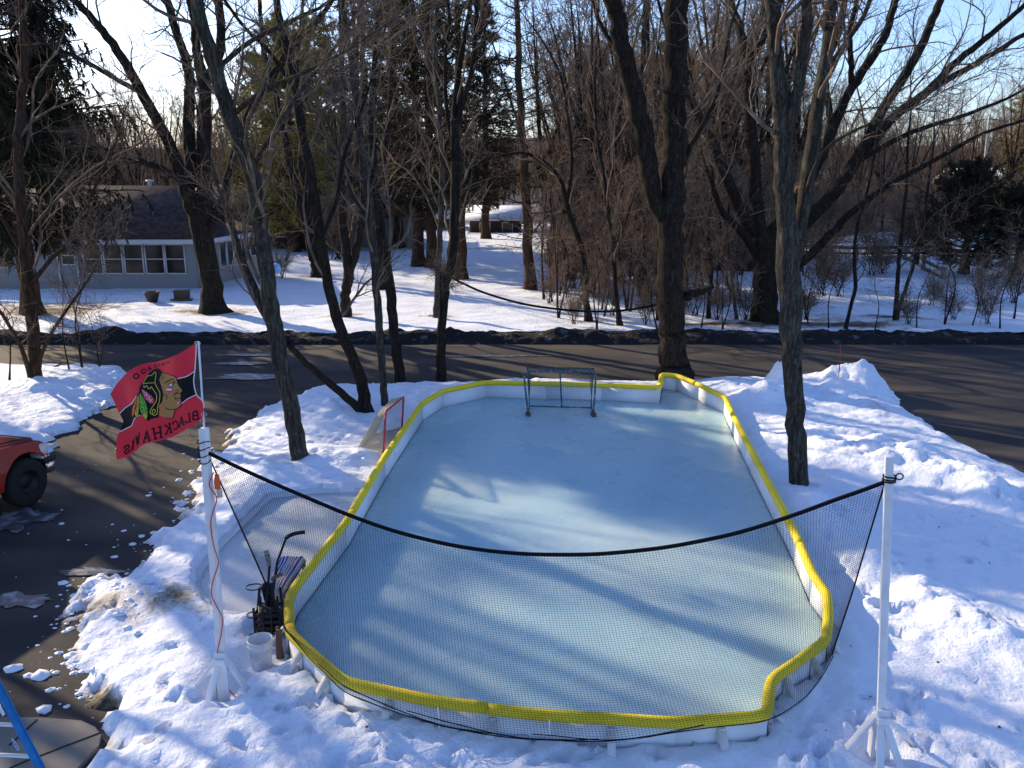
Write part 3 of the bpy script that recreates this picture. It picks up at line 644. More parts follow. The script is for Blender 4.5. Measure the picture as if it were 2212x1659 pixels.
K_, W_, T_, Y_, G_, O_, P_ = range(7); fm = [M['f_black'], M['f_white'], M['f_tan'], M['f_yellow'], M['f_green'], M['f_orange'], M['f_pink']]
b = MB()
up_l = [(1008, 388), (940, 436), (900, 452), (820, 469)]; up_r = [(372, 662), (320, 742), (250, 787), (188, 850)]
lo_l = [(192, 1048), (270, 1010), (320, 985), (350, 905), (410, 866)]; lo_r = [(868, 740), (930, 690), (1028, 642)]
fill(b, up_l + [(600, 565)] + up_r + [(230, 930)] + lo_l + [(600, 800)] + lo_r + [(1002, 560), (1000, 500)], .003, K_)
line(b, up_l, 9, .0045, W_, False); line(b, up_r, 9, .0045, W_, False); line(b, lo_l, 9, .0045, W_, False); line(b, lo_r, 9, .0045, W_, False)
b.build('stripe_band', fm, flag, True, loc=FL)
b = MB()
fill(b, [(405, 560), (440, 508), (475, 452), (520, 398), (575, 358), (625, 360), (660, 402), (640, 432), (622, 482), (650, 560), (668, 640), (655, 720), (620, 762), (620, 800), (632, 850), (610, 893), (540, 908), (500, 932), (470, 915), (440, 880), (420, 790), (400, 640)], .005, K_)
face = [(658, 406), (720, 420), (780, 440), (812, 466), (822, 520), (848, 560), (875, 592), (870, 613), (852, 630), (861, 658), (855, 682), (866, 722), (862, 764), (832, 786), (792, 805), (785, 850), (765, 906), (700, 896), (618, 870), (625, 800), (622, 762), (656, 720), (668, 640), (650, 560), (624, 482), (638, 432)]
fill(b, face, .0075, T_); line(b, face[:18], 7, .0095, K_, False)
b.build('head_emblem', fm, flag, True, loc=FL)
b = MB()
for L_, wd in (([(443, 526), (480, 518), (530, 515), (575, 512)], 7), ([(575, 512), (584, 440), (584, 405), (570, 397), (548, 425), (520, 436), (495, 438), (478, 462), (446, 516)], 7),
               ([(575, 512), (595, 560), (625, 610), (630, 660), (622, 720), (604, 780), (602, 830), (590, 862), (560, 868), (545, 845), (552, 808), (572, 806), (578, 830), (562, 848)], 8),
               ([(450, 545), (462, 565), (485, 545), (500, 572), (520, 580), (532, 556), (558, 592), (590, 640), (592, 700), (570, 745), (538, 790), (520, 835), (535, 855), (560, 862)], 8)): line(b, L_, wd, .010, Y_)
b.build('hair_lines', fm, flag, True, loc=FL)
for nm, pl, c_, extra in (('feather', [(432, 578), (470, 600), (540, 655), (570, 700), (562, 742), (520, 742), (462, 690), (432, 620)], P_, [([(438, 592), (500, 662), (535, 722)], W_), ([(480, 620), (488, 650)], W_), ([(488, 650), (455, 655)], W_), ([(520, 662), (512, 690), (480, 690)], W_), ([(550, 690), (528, 712), (510, 715)], W_)]),
                          ('feather', [(395, 620), (352, 715), (325, 800), (318, 868), (335, 893), (352, 840), (372, 740)], O_, []),
                          ('feather', [(402, 620), (380, 690), (356, 780), (352, 862), (372, 902), (395, 850), (398, 740)], Y_, [([(385, 735), (366, 800), (370, 850)], K_), ([(372, 770), (388, 772)], K_), ([(365, 815), (385, 818)], K_)]),
                          ('feather', [(410, 615), (398, 700), (408, 810), (438, 882), (478, 922), (496, 882), (496, 800), (472, 715), (440, 660)], G_, [([(412, 640), (440, 740), (470, 880)], Y_), ([(470, 730), (440, 740), (405, 720)], Y_), ([(490, 790), (452, 790), (405, 770)], Y_), ([(495, 840), (462, 845), (415, 820)], Y_)])):
    b = MB(); fill(b, pl, .0115, c_); line(b, pl + pl[:1], 4, .0132, K_, False)
    for q, m_ in extra: line(b, q, 4.5, .0150, m_, False)
    if c_ == G_: fill(b, [(440, 865), (468, 850), (492, 868), (480, 918)], .0152, Y_)
    b.build(nm, fm, flag, True, loc=FL)
b = MB()
line(b, [(678, 518), (705, 500), (735, 486), (760, 472), (778, 480)], 11, .010, K_); fill(b, [(722, 540), (750, 522), (770, 512), (788, 528), (782, 546), (748, 548)], .010, W_); fill(b, [(758, 520), (778, 515), (782, 540), (764, 543)], .0125, K_)
line(b, [(716, 545), (735, 525), (765, 508), (795, 518)], 7, .0135, K_); line(b, [(748, 552), (780, 550), (792, 545)], 5, .0135, K_); line(b, [(782, 508), (782, 490)], 5, .0135, K_); line(b, [(792, 520), (800, 500)], 4, .0135, K_)
th = np.linspace(0, 6.28, 18)[:-1]
fill(b, [(737 + 42 * math.cos(t), 590 + 30 * math.sin(t)) for t in th], .010, P_); fill(b, [(728 + 36 * math.cos(t), 588 + 11 * math.sin(t)) for t in th], .0125, W_)
line(b, [(800, 602), (812, 590), (828, 598), (826, 618), (806, 622), (786, 640), (778, 662)], 8, .010, K_); line(b, [(858, 628), (820, 632), (795, 640)], 6, .0122, K_)
line(b, [(862, 676), (830, 684), (800, 690), (795, 700)], 8, .010, K_); line(b, [(812, 660), (800, 672), (798, 692)], 7, .0122, K_)
fill(b, [(812, 750), (816, 725), (832, 702), (848, 715), (848, 735), (832, 760)], .010, P_); line(b, [(820, 750), (838, 722)], 9, .0125, W_)
line(b, [(670, 640), (695, 648), (706, 668), (696, 696)], 7, .010, K_); line(b, [(694, 790), (720, 803), (760, 808), (795, 804)], 8, .0105, K_)
fill(b, [(643 + 26 * math.cos(t), 775 + 27 * math.sin(t)) for t in th], .010, O_); fill(b, [(645 + 17 * math.cos(t), 776 + 19 * math.sin(t)) for t in th], .012, T_)
for q in (([(634, 440), (650, 426)]), ([(640, 470), (662, 432)]), ([(662, 470), (684, 438)]), ([(640, 490), (668, 478)])): line(b, q, 5, .010, K_)
b.build('face_lines', fm, flag, True, loc=FL)
# mirrored lettering (we see the back of the flag)
LT_ = {
 'B': [[(.15, 0), (.15, 1)], [(0, 1), (.65, 1), (.9, .85), (.9, .65), (.65, .52), (.15, .52)], [(.65, .52), (.95, .4), (.95, .15), (.7, 0), (0, 0)]],
 'L': [[(.2, 0), (.2, 1)], [(0, 1), (.45, 1)], [(0, 0), (.95, 0), (.95, .3)]],
 'A': [[(.12, 0), (.5, 1), (.88, 0)], [(.27, .35), (.73, .35)], [(0, 0), (.32, 0)], [(.68, 0), (1, 0)], [(.3, 1), (.55, 1)]],
 'C': [[(.92, .7), (.85, .9), (.6, 1), (.35, 1), (.1, .8), (.06, .5), (.1, .2), (.35, 0), (.65, 0), (.92, .2)], [(.94, 1), (.94, .68)]],
 'K': [[(.18, 0), (.18, 1)], [(.2, .4), (.8, 1)], [(.38, .58), (.85, 0)], [(0, 1), (.38, 1)], [(0, 0), (.38, 0)], [(.62, 1), (1, 1)], [(.65, 0), (1, 0)]],
 'H': [[(.18, 0), (.18, 1)], [(.82, 0), (.82, 1)], [(.18, .5), (.82, .5)], [(0, 1), (.36, 1)], [(0, 0), (.36, 0)], [(.64, 1), (1, 1)], [(.64, 0), (1, 0)]],
 'W': [[(.1, 1), (.3, 0), (.5, .8), (.7, 0), (.9, 1)], [(0, 1), (.28, 1)], [(.72, 1), (1, 1)]],
 'S': [[(.88, .78), (.7, 1), (.3, 1), (.08, .8), (.12, .6), (.5, .5), (.88, .4), (.94, .2), (.7, 0), (.3, 0), (.06, .22)], [(.9, 1), (.9, .7)], [(.06, .3), (.06, 0)]],
 'I': [[(.5, 0), (.5, 1)], [(.2, 1), (.8, 1)], [(.2, 0), (.8, 0)]],
 'G': [[(.92, .7), (.85, .9), (.6, 1), (.35, 1), (.1, .8), (.06, .5), (.1, .2), (.35, 0), (.7, 0), (.92, .15), (.92, .45)], [(.6, .45), (1, .45)]],
 'O': [[(.5, 1), (.15, .88), (.06, .5), (.15, .12), (.5, 0), (.85, .12), (.94, .5), (.85, .88), (.5, 1)]]}
def letter(ch, right_top, left_top, right_bot, left_bot, th_):
    b = MB(); A = [np.array(q, float) for q in (right_top, left_top, right_bot, left_bot)]
    mp = lambda x, y: tuple((A[2] * (1 - x) + A[3] * x) * (1 - y) + (A[0] * (1 - x) + A[1] * x) * y)
    for st in LT_[ch]: line(b, [mp(x, y) for x, y in st], th_, .004, 0, False)
    b.build('letter', M['f_text'], flag, True, loc=FL)
for a in (('B', (1042, 818), (980, 838), (1062, 908), (985, 925), 16), ('L', (955, 848), (910, 868), (970, 935), (905, 952), 15), ('A', (892, 880), (838, 900), (900, 968), (832, 1000), 15),
          ('C', (820, 925), (765, 945), (835, 1010), (775, 1035), 15), ('K', (748, 955), (675, 985), (765, 1055), (685, 1080), 16), ('H', (650, 992), (535, 1022), (660, 1108), (565, 1132), 18),
          ('A', (512, 1035), (455, 1060), (528, 1145), (440, 1165), 17), ('W', (408, 1060), (362, 1105), (400, 1175), (372, 1205), 13), ('K', (352, 1125), (322, 1160), (338, 1240), (310, 1262), 11),
          ('S', (298, 1185), (232, 1215), (298, 1268), (238, 1302), 16),
          ('O', (392, 405), (330, 425), (408, 455), (345, 475), 15), ('G', (470, 355), (415, 382), (482, 395), (430, 418), 11), ('A', (530, 330), (488, 348), (540, 362), (498, 378), 10),
          ('C', (592, 315), (560, 322), (600, 340), (565, 348), 8), ('I', (632, 305), (612, 310), (636, 325), (616, 330), 7), ('H', (680, 292), (648, 298), (684, 310), (650, 318), 7), ('C', (730, 275), (696, 285), (732, 293), (700, 302), 8)): letter(*a)
b = MB(); line(b, [(1030, 78), (1022, 230), (1012, 380), (1000, 500), (1030, 640), (1098, 715), (1112, 790)], 12, .003, 0); b.build('hoist_tape', M['f_white'], flag, True, loc=FL)
M['steel'] = mat('steel', (.5, .5, .5), .3, 1)
for x, y in ((1030, 80), (1086, 935), (1100, 860)):
    p = fl(x, y, .01); MB().tube([p + Vector((.03 * math.cos(a) + .01, 0, .018 * math.sin(a))) for a in np.linspace(0, 6.28, 12)], .004, 5).build('clip', M['steel'], flag, loc=FL)

# orange cord running down the left post, and reel plug
M['cord_red'] = mat('red_orange_cord', (.62, .06, .03), .5)
cz = [(462, 1020, .0), (452, 1048, -.07), (468, 1075, .05), (462, 1100, .05), (455, 1130, -.05), (462, 1180, .0), (472, 1215, .06), (460, 1255, -.05), (457, 1285, -.05), (468, 1310, .0), (480, 1335, .06), (478, 1370, .06), (470, 1405, -.01), (470, 1440, -.05), (480, 1470, .0), (510, 1508, .1)]
pts = []
for x, y, o_ in cz: pts.append(PD(x, y, LB.y - .065))
cord = empty('extension_cord', 'red orange extension cord wound down the white flag post', 'cord', pts[-1])
MB().tube(spline(pts, 80), .0065, 6).build('cable', M['cord_red'], cord, True, loc=Vector(pts[-1]))
p = PD(469, 1040, LB.y - .08); b = MB(); b.lathe(p, [(0, -.09), (.03, -.08), (.035, 0), (.02, .08), (0, .09)], 10); b.build('socket', mat('orange_socket', (.72, .12, .03), .4), cord, True, loc=Vector(pts[-1]))
p = PD(474, 1062, LB.y - .07); b = MB(); b.lathe(p, [(0, -.07), (.03, -.06), (.028, .02), (.012, .06), (0, .07)], 10); b.build('bulb', mat('clear_bulb', (.5, .45, .4), .15, spec=.8), cord, True, loc=Vector(pts[-1]))
# ---------------------------------------------------------------- small things by the left corner of the rink
M['bucket'] = mat('white_bucket_plastic', (.66, .66, .68), .45, noise=(9, (.48, .46, .45), .5, .85), spec=.4)
bb = G(566, 1440, .10); bt = PD(565, 1382, bb.y - .02)
bk = empty('bucket', 'scuffed white plastic bucket standing in the snow by the rink corner', 'bucket', bb)
h_ = .38
b = MB(); b.lathe(bb, [(0, 0), (.118, 0), (.122, .01), (.138, h_ - .10), (.150, h_ - .095), (.150, h_ - .07), (.141, h_ - .065), (.143, h_ - .03), (.153, h_ - .028), (.153, h_ - .008), (.146, h_), (.140, h_ - .004), (.115, .02), (0, .015)], 32); b.build('pail', M['bucket'], bk, True, loc=bb)
b = MB(); b.tube(spline([bb + Vector((-.15, .0, h_ - .12)), bb + Vector((-.13, -.10, h_ - .19)), bb + Vector((-.02, -.155, h_ - .22)), bb + Vector((.10, -.13, h_ - .16)), bb + Vector((.15, -.02, h_ - .12))], 24), .004, 6)
for sx in (-1, 1): b.lathe(bb + Vector((sx * .145, 0, h_ - .12)), [(0, -.02), (.016, -.02), (.016, .02), (0, .02)], 10, axis='X')
b.build('handle', M['white_paint'], bk, True, loc=bb)

# bench with a striped rag rug
rug = [G(600, 1205, .50), G(661, 1202, .50), G(606, 1286, .50), G(578, 1258, .50)]
M['grey_wood'] = mat('weathered_white_wood', (.42, .42, .46), .8, noise=(6, (.28, .27, .28), .4, .8))
BL = (rug[0] + rug[2]) / 2; BL.z = .1
bn = empty('bench', 'weathered white bench beside the boards, hidden under the striped rug', 'bench', BL)
def quadslab(b, q, dz, th, ins_=0.0, m=0):
    c = sum((Vector(p) for p in q), Vector()) / 4; A = [Vector(p).lerp(c, ins_) + Vector((0, 0, dz)) for p in q]; Bq = [p - Vector((0, 0, th)) for p in A]
    V = A + Bq; b.add([tuple(p) for p in V], [[3, 2, 1, 0], [4, 5, 6, 7], [0, 1, 5, 4], [1, 2, 6, 5], [2, 3, 7, 6], [3, 0, 4, 7]], m)
b = MB(); quadslab(b, rug, -.02, .04, .04); bevel(b.build('seat', M['grey_wood'], bn, loc=BL), .006)
for p in rug:
    c = sum((Vector(q) for q in rug), Vector()) / 4; q = Vector(p).lerp(c, .12); b = MB(); b.beam(q + Vector((0, 0, -.06)), (q.x, q.y, .02), .05, .05); b.build('leg', M['grey_wood'], bn, loc=BL)
def rugmat():
    m = mat('striped_rag_rug', (.5, .5, .6), .95, bump=(60, .9, .01)); t = m.node_tree; N = t.nodes; L = t.links; b = N['Principled BSDF']
    tc = [n for n in N if n.type == 'TEX_COORD'][0]; sx = N.new('ShaderNodeSeparateXYZ'); L.new(tc.outputs['UV'], sx.inputs[0])
    r = N.new('ShaderNodeValToRGB'); r.color_ramp.interpolation = 'CONSTANT'; e = r.color_ramp.elements
    cols = [(.45, .30, .28), (.70, .70, .76), (.07, .10, .38), (.62, .64, .74), (.06, .09, .36), (.70, .70, .76), (.06, .08, .34), (.66, .66, .74), (.36, .24, .24), (.66, .62, .66), (.38, .25, .22), (.62, .62, .70), (.34, .22, .20), (.66, .62, .66), (.30, .20, .24), (.05, .06, .26), (.60, .62, .72), (.03, .04, .2)]
    e[0].position = 0; e[0].color = (*cols[0], 1); e[1].position = 1 / 18; e[1].color = (*cols[1], 1)
    for k in range(2, 18): x = e.new(k / 18); x.color = (*cols[k], 1)
    L.new(sx.outputs[0], r.inputs[0]); L.new(r.outputs[0], b.inputs['Base Color']); return m
nu, nv = 28, 22; V = []; UV = []
for j in range(nv):
    for i in range(nu):
        u, v = i / (nu - 1), j / (nv - 1)
        # u across the stripes (left/right), v along them, both ends droop
        p = (rug[0].lerp(rug[1], u)).lerp(rug[3].lerp(rug[2], u), v)
        e_ = max(0, abs(u - .5) - .40) * .9 + max(0, v - .88) * 1.3
        p = p + Vector((0, 0, .012 - e_ + .006 * math.sin(u * 40) + .008 * math.sin(v * 14 + u * 6))); V.append(tuple(p)); UV.append((u, v))
Q = [[j * nu + i, (j + 1) * nu + i, (j + 1) * nu + i + 1, j * nu + i + 1] for j in range(nv - 1) for i in range(nu - 1)]
o = MB().add(V, Q).build('rag_rug', rugmat(), None, True); tag(o, 'blue, white and brown striped rag rug draped over the bench', 'rug')
uvl = o.data.uv_layers.new(name='UVMap'); li = np.zeros(len(o.data.loops), dtype=np.int32); o.data.loops.foreach_get('vertex_index', li); uvl.data.foreach_set('uv', np.array(UV)[li].ravel().astype(np.float32))
so = o.modifiers.new('thick', 'SOLIDIFY'); so.thickness = .012

# black wire stick rack with sticks
RKp = G(583, 1376, .10); rk_ = empty('stick_rack', 'black crate-like rack holding hockey sticks at the rink corner', 'rack', RKp)
M['bplastic'] = mat('black_plastic', (.010, .010, .014), .5, bump=(20, .4, .01))
b = MB(); wx, wy, hz = .33, .30, .34; cxr = RKp + Vector((0, .1, 0))
for z_ in (.10, .19, .28): 
    for s_ in (-1, 1): b.box(cxr + Vector((0, s_ * wy / 2, z_ + .05)), (wx + .03, .022, .05)); b.box(cxr + Vector((s_ * wx / 2, 0, z_ + .05)), (.022, wy, .05))
for sx in (-1, -.33, .33, 1):
    for sy in (-1, 1): b.box(cxr + Vector((sx * wx / 2, sy * (wy / 2 + .003), hz / 2 + .08)), (.03, .03, hz + .04))
b.box(cxr + Vector((0, 0, .1)), (wx, wy, .02)); b.box(cxr + Vector((-.02, -.03, .26)), (.24, .2, .26), .3, .12)
bevel(b.build('crate', M['bplastic'], rk_, loc=RKp), .008)
for sx in (-1, 1):
    b = MB(); b.beam(cxr + Vector((sx * .2, -.02, .02)), cxr + Vector((sx * .13, .05, .62)), .03, .03); b.build('leg', M['bplastic'], rk_, loc=RKp)
for zx, zy in ((531, 1262), (533, 1322)):     # two round cup holders sticking out to the left
    c = PD(zx + 18, zy + 6, cxr.y - .02); b = MB(); b.tube([c + Vector((.105 * math.cos(a), .085 * math.sin(a), 0)) for a in np.linspace(0, 2 * math.pi, 26)][:-1], .0085, 6, closed=True); b.beam(c + Vector((.1, 0, 0)), cxr + Vector((-.1, 0, (c - cxr).z)), .02, .01); b.build('ring_holder', M['bplastic'], rk_, True, loc=RKp)
def stick(label, pts, blade, cs, cb, wb=.065):
    e = empty('hockey_stick', label, 'hockey stick', pts[0], group='hockey sticks standing in the rack'); b = MB()
    for k in range(len(pts) - 1): b.beam(pts[k], pts[k + 1], .028, .020)
    bevel(b.build('shaft', cs, e, loc=Vector(pts[0])), .003)
    b = MB(); C = spline(blade, 14); 
    for k in range(13): b.beam(C[k], C[k + 1], wb if k > 1 else wb * .6, .011, up=(.2, -1, .3))
    b.build('blade', cb, e, loc=Vector(pts[0]))
M['tape_b'] = mat('black_tape', (.012, .012, .016), .8, bump=(80, .5, .003)); M['tape_w'] = mat('grey_white_tape', (.35, .34, .33), .8, noise=(30, (.12, .12, .12), .5, .6)); M['stickwood'] = mat('stick_wood', (.20, .13, .08), .6)
yk = cxr.y
def Z(x, y, D): return PD((480 + x / 4.367) * .8848, (1180 + y / 4.367) * .8848, D)
stick('long black hockey stick with its curved blade raised highest', [Z(790, 1330, yk), Z(862, 830, yk + .22), Z(950, 595, yk + .34)], [Z(945, 610, yk + .34), Z(970, 570, yk + .36), Z(1050, 535, yk + .42), Z(1155, 520, yk + .50)], M['tape_b'], M['tape_b'], .05)
stick('hockey stick with a pale taped blade pointing straight up', [Z(740, 1330, yk), Z(765, 1040, yk + .1), Z(778, 880, yk + .18)], [Z(776, 890, yk + .18), Z(765, 820, yk + .2), Z(740, 715, yk + .22)], M['bplastic'], M['tape_w'], .06)
stick('hockey stick with a brown wooden blade lying over the rug edge', [Z(840, 1330, yk - .05), Z(800, 1060, yk + .05)], [Z(790, 1030, yk + .05), Z(850, 995, yk + .10), Z(912, 965, yk + .16)], M['bplastic'], M['stickwood'], .05)
stick('short dark hockey stick wrapped in wide tape at the back of the rack', [Z(880, 1350, yk + .05), Z(730, 1050, yk + .12)], [Z(732, 1060, yk + .12), Z(745, 1120, yk + .1), Z(790, 1290, yk + .08)], M['tape_b'], M['tape_b'], .13)
b = MB(); p = [G(x, y, .13) for x, y in ((592, 1362), (560, 1368), (520, 1374), (514, 1388), (530, 1405), (560, 1410), (585, 1396), (545, 1382), (518, 1372), (522, 1400), (552, 1420))]
tag(b.tube(spline(p, 60), .006, 6).build('cable_loop', M['bplastic'], None, True), 'thin dark cable looped on the snow behind the bucket', 'cable')
b = MB(); p = G(604, 1425, .08); b.beam(p, p + Vector((.0, .06, .38)), .07, .05); b.beam(p + Vector((.05, 0, 0)), p + Vector((-.03, .1, .4)), .03, .03)
tag(bevel(b.build('wooden_stake', mat('reddish_wood', (.16, .09, .07), .8)), .005), 'short reddish wooden stake between the bucket and the boards', 'stake')

# ---------------------------------------------------------------- pickup at the left edge
M['truck_red'] = mat('red_car_paint', (.27, .010, .008), .3, .1, noise=(2.5, (.23, .014, .01), .4, .7), spec=.5)
M['tyre'] = mat('tyre_rubber', (.012, .012, .013), .85, bump=(25, .5, .01)); M['chrome'] = mat('chrome', (.55, .55, .57), .15, 1.0); M['glass_dark'] = mat('dark_glass', (.02, .025, .03), .05, spec=.8); M['lamp'] = mat('headlight_lens', (.50, .50, .52), .1, spec=.8); M['trim'] = mat('black_trim', (.015, .015, .016), .6)
AX = math.radians(90 - 15)                    # heading of the truck
fw = G(66, 1092, 0); ax = Vector((math.cos(AX), math.sin(AX), 0)); lf = Vector((-ax.y, ax.x, 0))
org = fw - ax * 1.0 - ax * .0                  # local origin: x forward from here, right side at y = -.98
tr = empty('pickup_truck', 'red pickup truck parked on the driveway at the left edge', 'truck', fw + lf * .92 - ax * 1.74 + Vector((-.02, 0, 0)), AX)
FA, RA = 1.75, -1.75; Rw = .44                # axle positions in local x
def arch(x): return [(x + .53 * math.cos(a), .46 + .53 * math.sin(a)) for a in np.linspace(math.pi, 0, 15)][::-1]
low = .42
side = [(2.22, .66), (2.25, .70), (2.27, .80), (2.25, 1.02), (2.17, 1.10), (1.6, 1.18), (.95, 1.23), (.9, 1.22), (-.95, 1.25), (-2.75, 1.27), (-2.78, .6), (-2.7, low)]
side += [(x, z) for x, z in arch(RA)][::-1] + [(x, z) for x, z in arch(FA)][::-1]
b = MB(); hw = .98
# skin: sides as n-gons, top and ends as strips; shoulders pulled in for a rounded section
n = len(side)
def ywid(z): return hw - .035 * max(0, (z - .85)) / .4 * 2.2 - .03 * max(0, .6 - z)
Lf = [(x, ywid(z), z) for x, z in side]; Rt = [(x, -ywid(z), z) for x, z in side]
me_b = bmesh.new(); vl = [me_b.verts.new(p) for p in Lf]; vr = [me_b.verts.new(p) for p in Rt]
me_b.faces.new(vl); me_b.faces.new(vr[::-1])
for k in range(n): me_b.faces.new((vl[k], vr[k], vr[(k + 1) % n], vl[(k + 1) % n]))
bmesh.ops.recalc_face_normals(me_b, faces=me_b.faces); me = bpy.data.meshes.new('body'); me_b.to_mesh(me)
o = link('body', me, M['truck_red'], tr); bevel(o, .035, 3)
b = MB()                                      # hood bulge, arch lips
V = []; hx = np.linspace(.95, 2.17, 14); hy = np.linspace(-.80, .80, 17)
for y in hy:
    for x in hx: V.append((x, y, np.interp(x, [.95, 1.6, 2.17], [1.23, 1.18, 1.10]) + .012 + .045 * (1 - (abs(y) / .80) ** 4) * min(1, (2.22 - x) * 4)))
b.add(V, [[j * 14 + i, j * 14 + i + 1, (j + 1) * 14 + i + 1, (j + 1) * 14 + i] for j in range(16) for i in range(13)])
b.build('hood', M['truck_red'], tr, True)
b = MB(); cab = [(1.0, 1.2), (.35, 1.72), (.1, 1.80), (-.95, 1.80), (-1.15, 1.24)]
me_b = bmesh.new(); L1 = [me_b.verts.new((x, .93 - (z - 1.2) * .32, z)) for x, z in cab]; R1 = [me_b.verts.new((x, -.93 + (z - 1.2) * .32, z)) for x, z in cab]
me_b.faces.new(L1); me_b.faces.new(R1[::-1])
for k in range(5): me_b.faces.new((L1[k], R1[k], R1[(k + 1) % 5], L1[(k + 1) % 5]))
bmesh.ops.recalc_face_normals(me_b, faces=me_b.faces); me = bpy.data.meshes.new('cab'); me_b.to_mesh(me); bevel(link('cab', me, M['truck_red'], tr), .04, 3)
b = MB(); b.add([(.93, -.80, 1.28), (.93, .80, 1.28), (.42, .70, 1.69), (.42, -.70, 1.69)], [[0, 1, 2, 3]]); b.build('windscreen', M['glass_dark'], tr)
for s in (-1, 1):
    b = MB(); f_ = lambda x, z: (x, s * (.936 - (z - 1.2) * .32), z); b.add([f_(.72, 1.30), f_(-.1, 1.30), f_(-.1, 1.70), f_(.30, 1.70)], [[0, 1, 2, 3]]); b.add([f_(-.18, 1.30), f_(-1.0, 1.30), f_(-.88, 1.70), f_(-.18, 1.70)], [[0, 1, 2, 3]]); b.build('side_window', M['glass_dark'], tr)
    b = MB(); b.box((.62, s * 1.07, 1.38), (.12, .17, .24)); b.beam((.62, s * .92, 1.28), (.62, s * 1.05, 1.32), .05, .04); bevel(b.build('wing_mirror', M['trim'], tr), .03, 3)
    b = MB(); b.box((2.20, s * .84, .93), (.20, .26, .22), ry=.1); bevel(b.build('headlight', M['lamp'], tr), .03, 3)
    b = MB(); b.box((2.21, s * .84, .79), (.18, .265, .05)); bevel(b.build('indicator', M['lamp'], tr), .01)
    b = MB(); b.box((-.1, s * .982, .74), (2.3, .022, .10)); bevel(b.build('side_moulding', M['trim'], tr), .008)
    b = MB(); b.box((.30, s * .975, 1.02), (.20, .03, .03)); b.build('door_handle', M['trim'], tr)
    b = MB(); b.beam((2.13, s * .71, 1.155), (1.05, s * .66, 1.285), .02, .012); b.build('hood_crease', M['trim'], tr)
b = MB(); b.box((2.25, 0, .96), (.10, 1.26, .28)); b.box((2.31, 0, .96), (.03, 1.24, .06), m=1); bevel(b.build('grille', [M['trim'], M['chrome']], tr), .015)
b = MB(); b.box((2.30, 0, .56), (.22, 1.96, .22)); bevel(b.build('front_bumper', M['chrome'], tr), .04, 3)
b = MB(); b.box((2.29, 0, .72), (.28, 2.0, .10)); bevel(b.build('bumper_pad', M['trim'], tr), .02)
b = MB(); b.tube([(1.2, -.86, 1.2), (1.16, -.87, 1.75)], .004, 5); b.build('aerial', M['trim'], tr)
b = MB(); b.box((0, 0, .5), (4.6, 1.5, .3)); b.build('underbody', M['trim'], tr)
for x in (FA, RA):
    for s in (-1, 1):
        wh = bpy.data.objects.new('wheel', None); COL.objects.link(wh); wh.parent = tr; wh.location = (x, s * .86, Rw)
        b = MB(); b.lathe((0, 0, 0), [(.23, -.12), (.36, -.14), (.42, -.12), (.44, -.06), (.44, .06), (.42, .12), (.36, .14), (.23, .12), (.23, -.12)], 40, axis='Y'); b.build('tyre', M['tyre'], wh, True)
        b = MB(); b.lathe((0, 0, 0), [(.0, s * .04), (.08, s * .05), (.12, s * .02), (.17, s * .03), (.21, s * .09), (.235, s * .105)], 30, axis='Y'); b.build('rim', mat('dark_steel_rim', (.012, .012, .014), .5, .3), wh, True)
b = MB(); b.box((RA, 0, .95), (1.6, 1.6, .3)); b.build('bed_liner', M['trim'], tr)

# ---------------------------------------------------------------- blue ladder at the bottom left corner
M['ladder_blue'] = mat('blue_fibreglass', (.015, .16, .42), .5, noise=(8, (.02, .22, .50), .4, .7)); M['alu'] = mat('aluminium', (.62, .62, .62), .35, .9)
A = PD(-2, 1490, 6.6); Bq = PD(90, 1668, 6.25)
dr = (Bq - A).normalized(); top = A - dr * 2.0; bot = A + dr * ((A.z + .0) / -dr.z)
ld = empty('ladder', 'blue fibreglass ladder with silver rungs in the bottom left corner', 'ladder', bot)
sx = Vector((-.44, .03, 0)); outw = dr.cross(sx).normalized()
for s in (0, 1):
    b = MB(); b.beam(bot + sx * s, top + sx * s, .085, .028, up=tuple(sx.normalized())); b.beam(bot + sx * s + outw * .035, top + sx * s + outw * .035, .014, .05, up=tuple(sx.normalized())); bevel(b.build('rail', M['ladder_blue'], ld, loc=bot), .004)
L_ = (top - bot).length; k = 0
dz = .305
while .2 + k * dz < L_ - .1:
    p = bot - dr * (.2 + k * dz); b = MB(); b.beam(p, p + sx, .032, .032, up=tuple(outw)); b.beam(p + outw * .018, p + sx + outw * .018, .01, .006, up=tuple(outw)); bevel(b.build('rung', M['alu'], ld, loc=bot), .008); k += 1
nrm = Vector((.15, -.5, .8)).normalized()
p = Vector(PD(43, 1606, 6.37)) ; side_ = sx.normalized() * -1
b = MB(); up_ = outw if outw.y < 0 or outw.z > 0 else -outw
def oval(b, c, L1_, W1_, off, m): b.ngon([c + (-dr) * (L1_ * math.cos(a)) + side_ * 0 + up_ * off + sx.normalized() * (W1_ * math.sin(a)) for a in np.linspace(0, 2 * math.pi, 24)[:-1]], m)
oval(b, p, .058, .016, .0640, 0); oval(b, p, .050, .0115, .0650, 1)
for q in range(6): b.beam(p + (-dr) * (-.034 + q * .0135) + up_ * .0662 - sx.normalized() * .006, p + (-dr) * (-.034 + q * .0135 + (.004 if q % 2 else -.003)) + up_ * .0662 + sx.normalized() * .006, .003, .001, up=tuple(up_), m=0)
b.build('rail_badge', [M['f_white'], M['ladder_blue']], ld, loc=bot)
p = Vector(PD(6, 1520, 6.54)); b = MB(); b.beam(p + up_ * .064, p + up_ * .064 + dr * .11, .03, .002, up=tuple(up_)); b.build('rail_sticker', M['f_white'], ld, loc=bot)

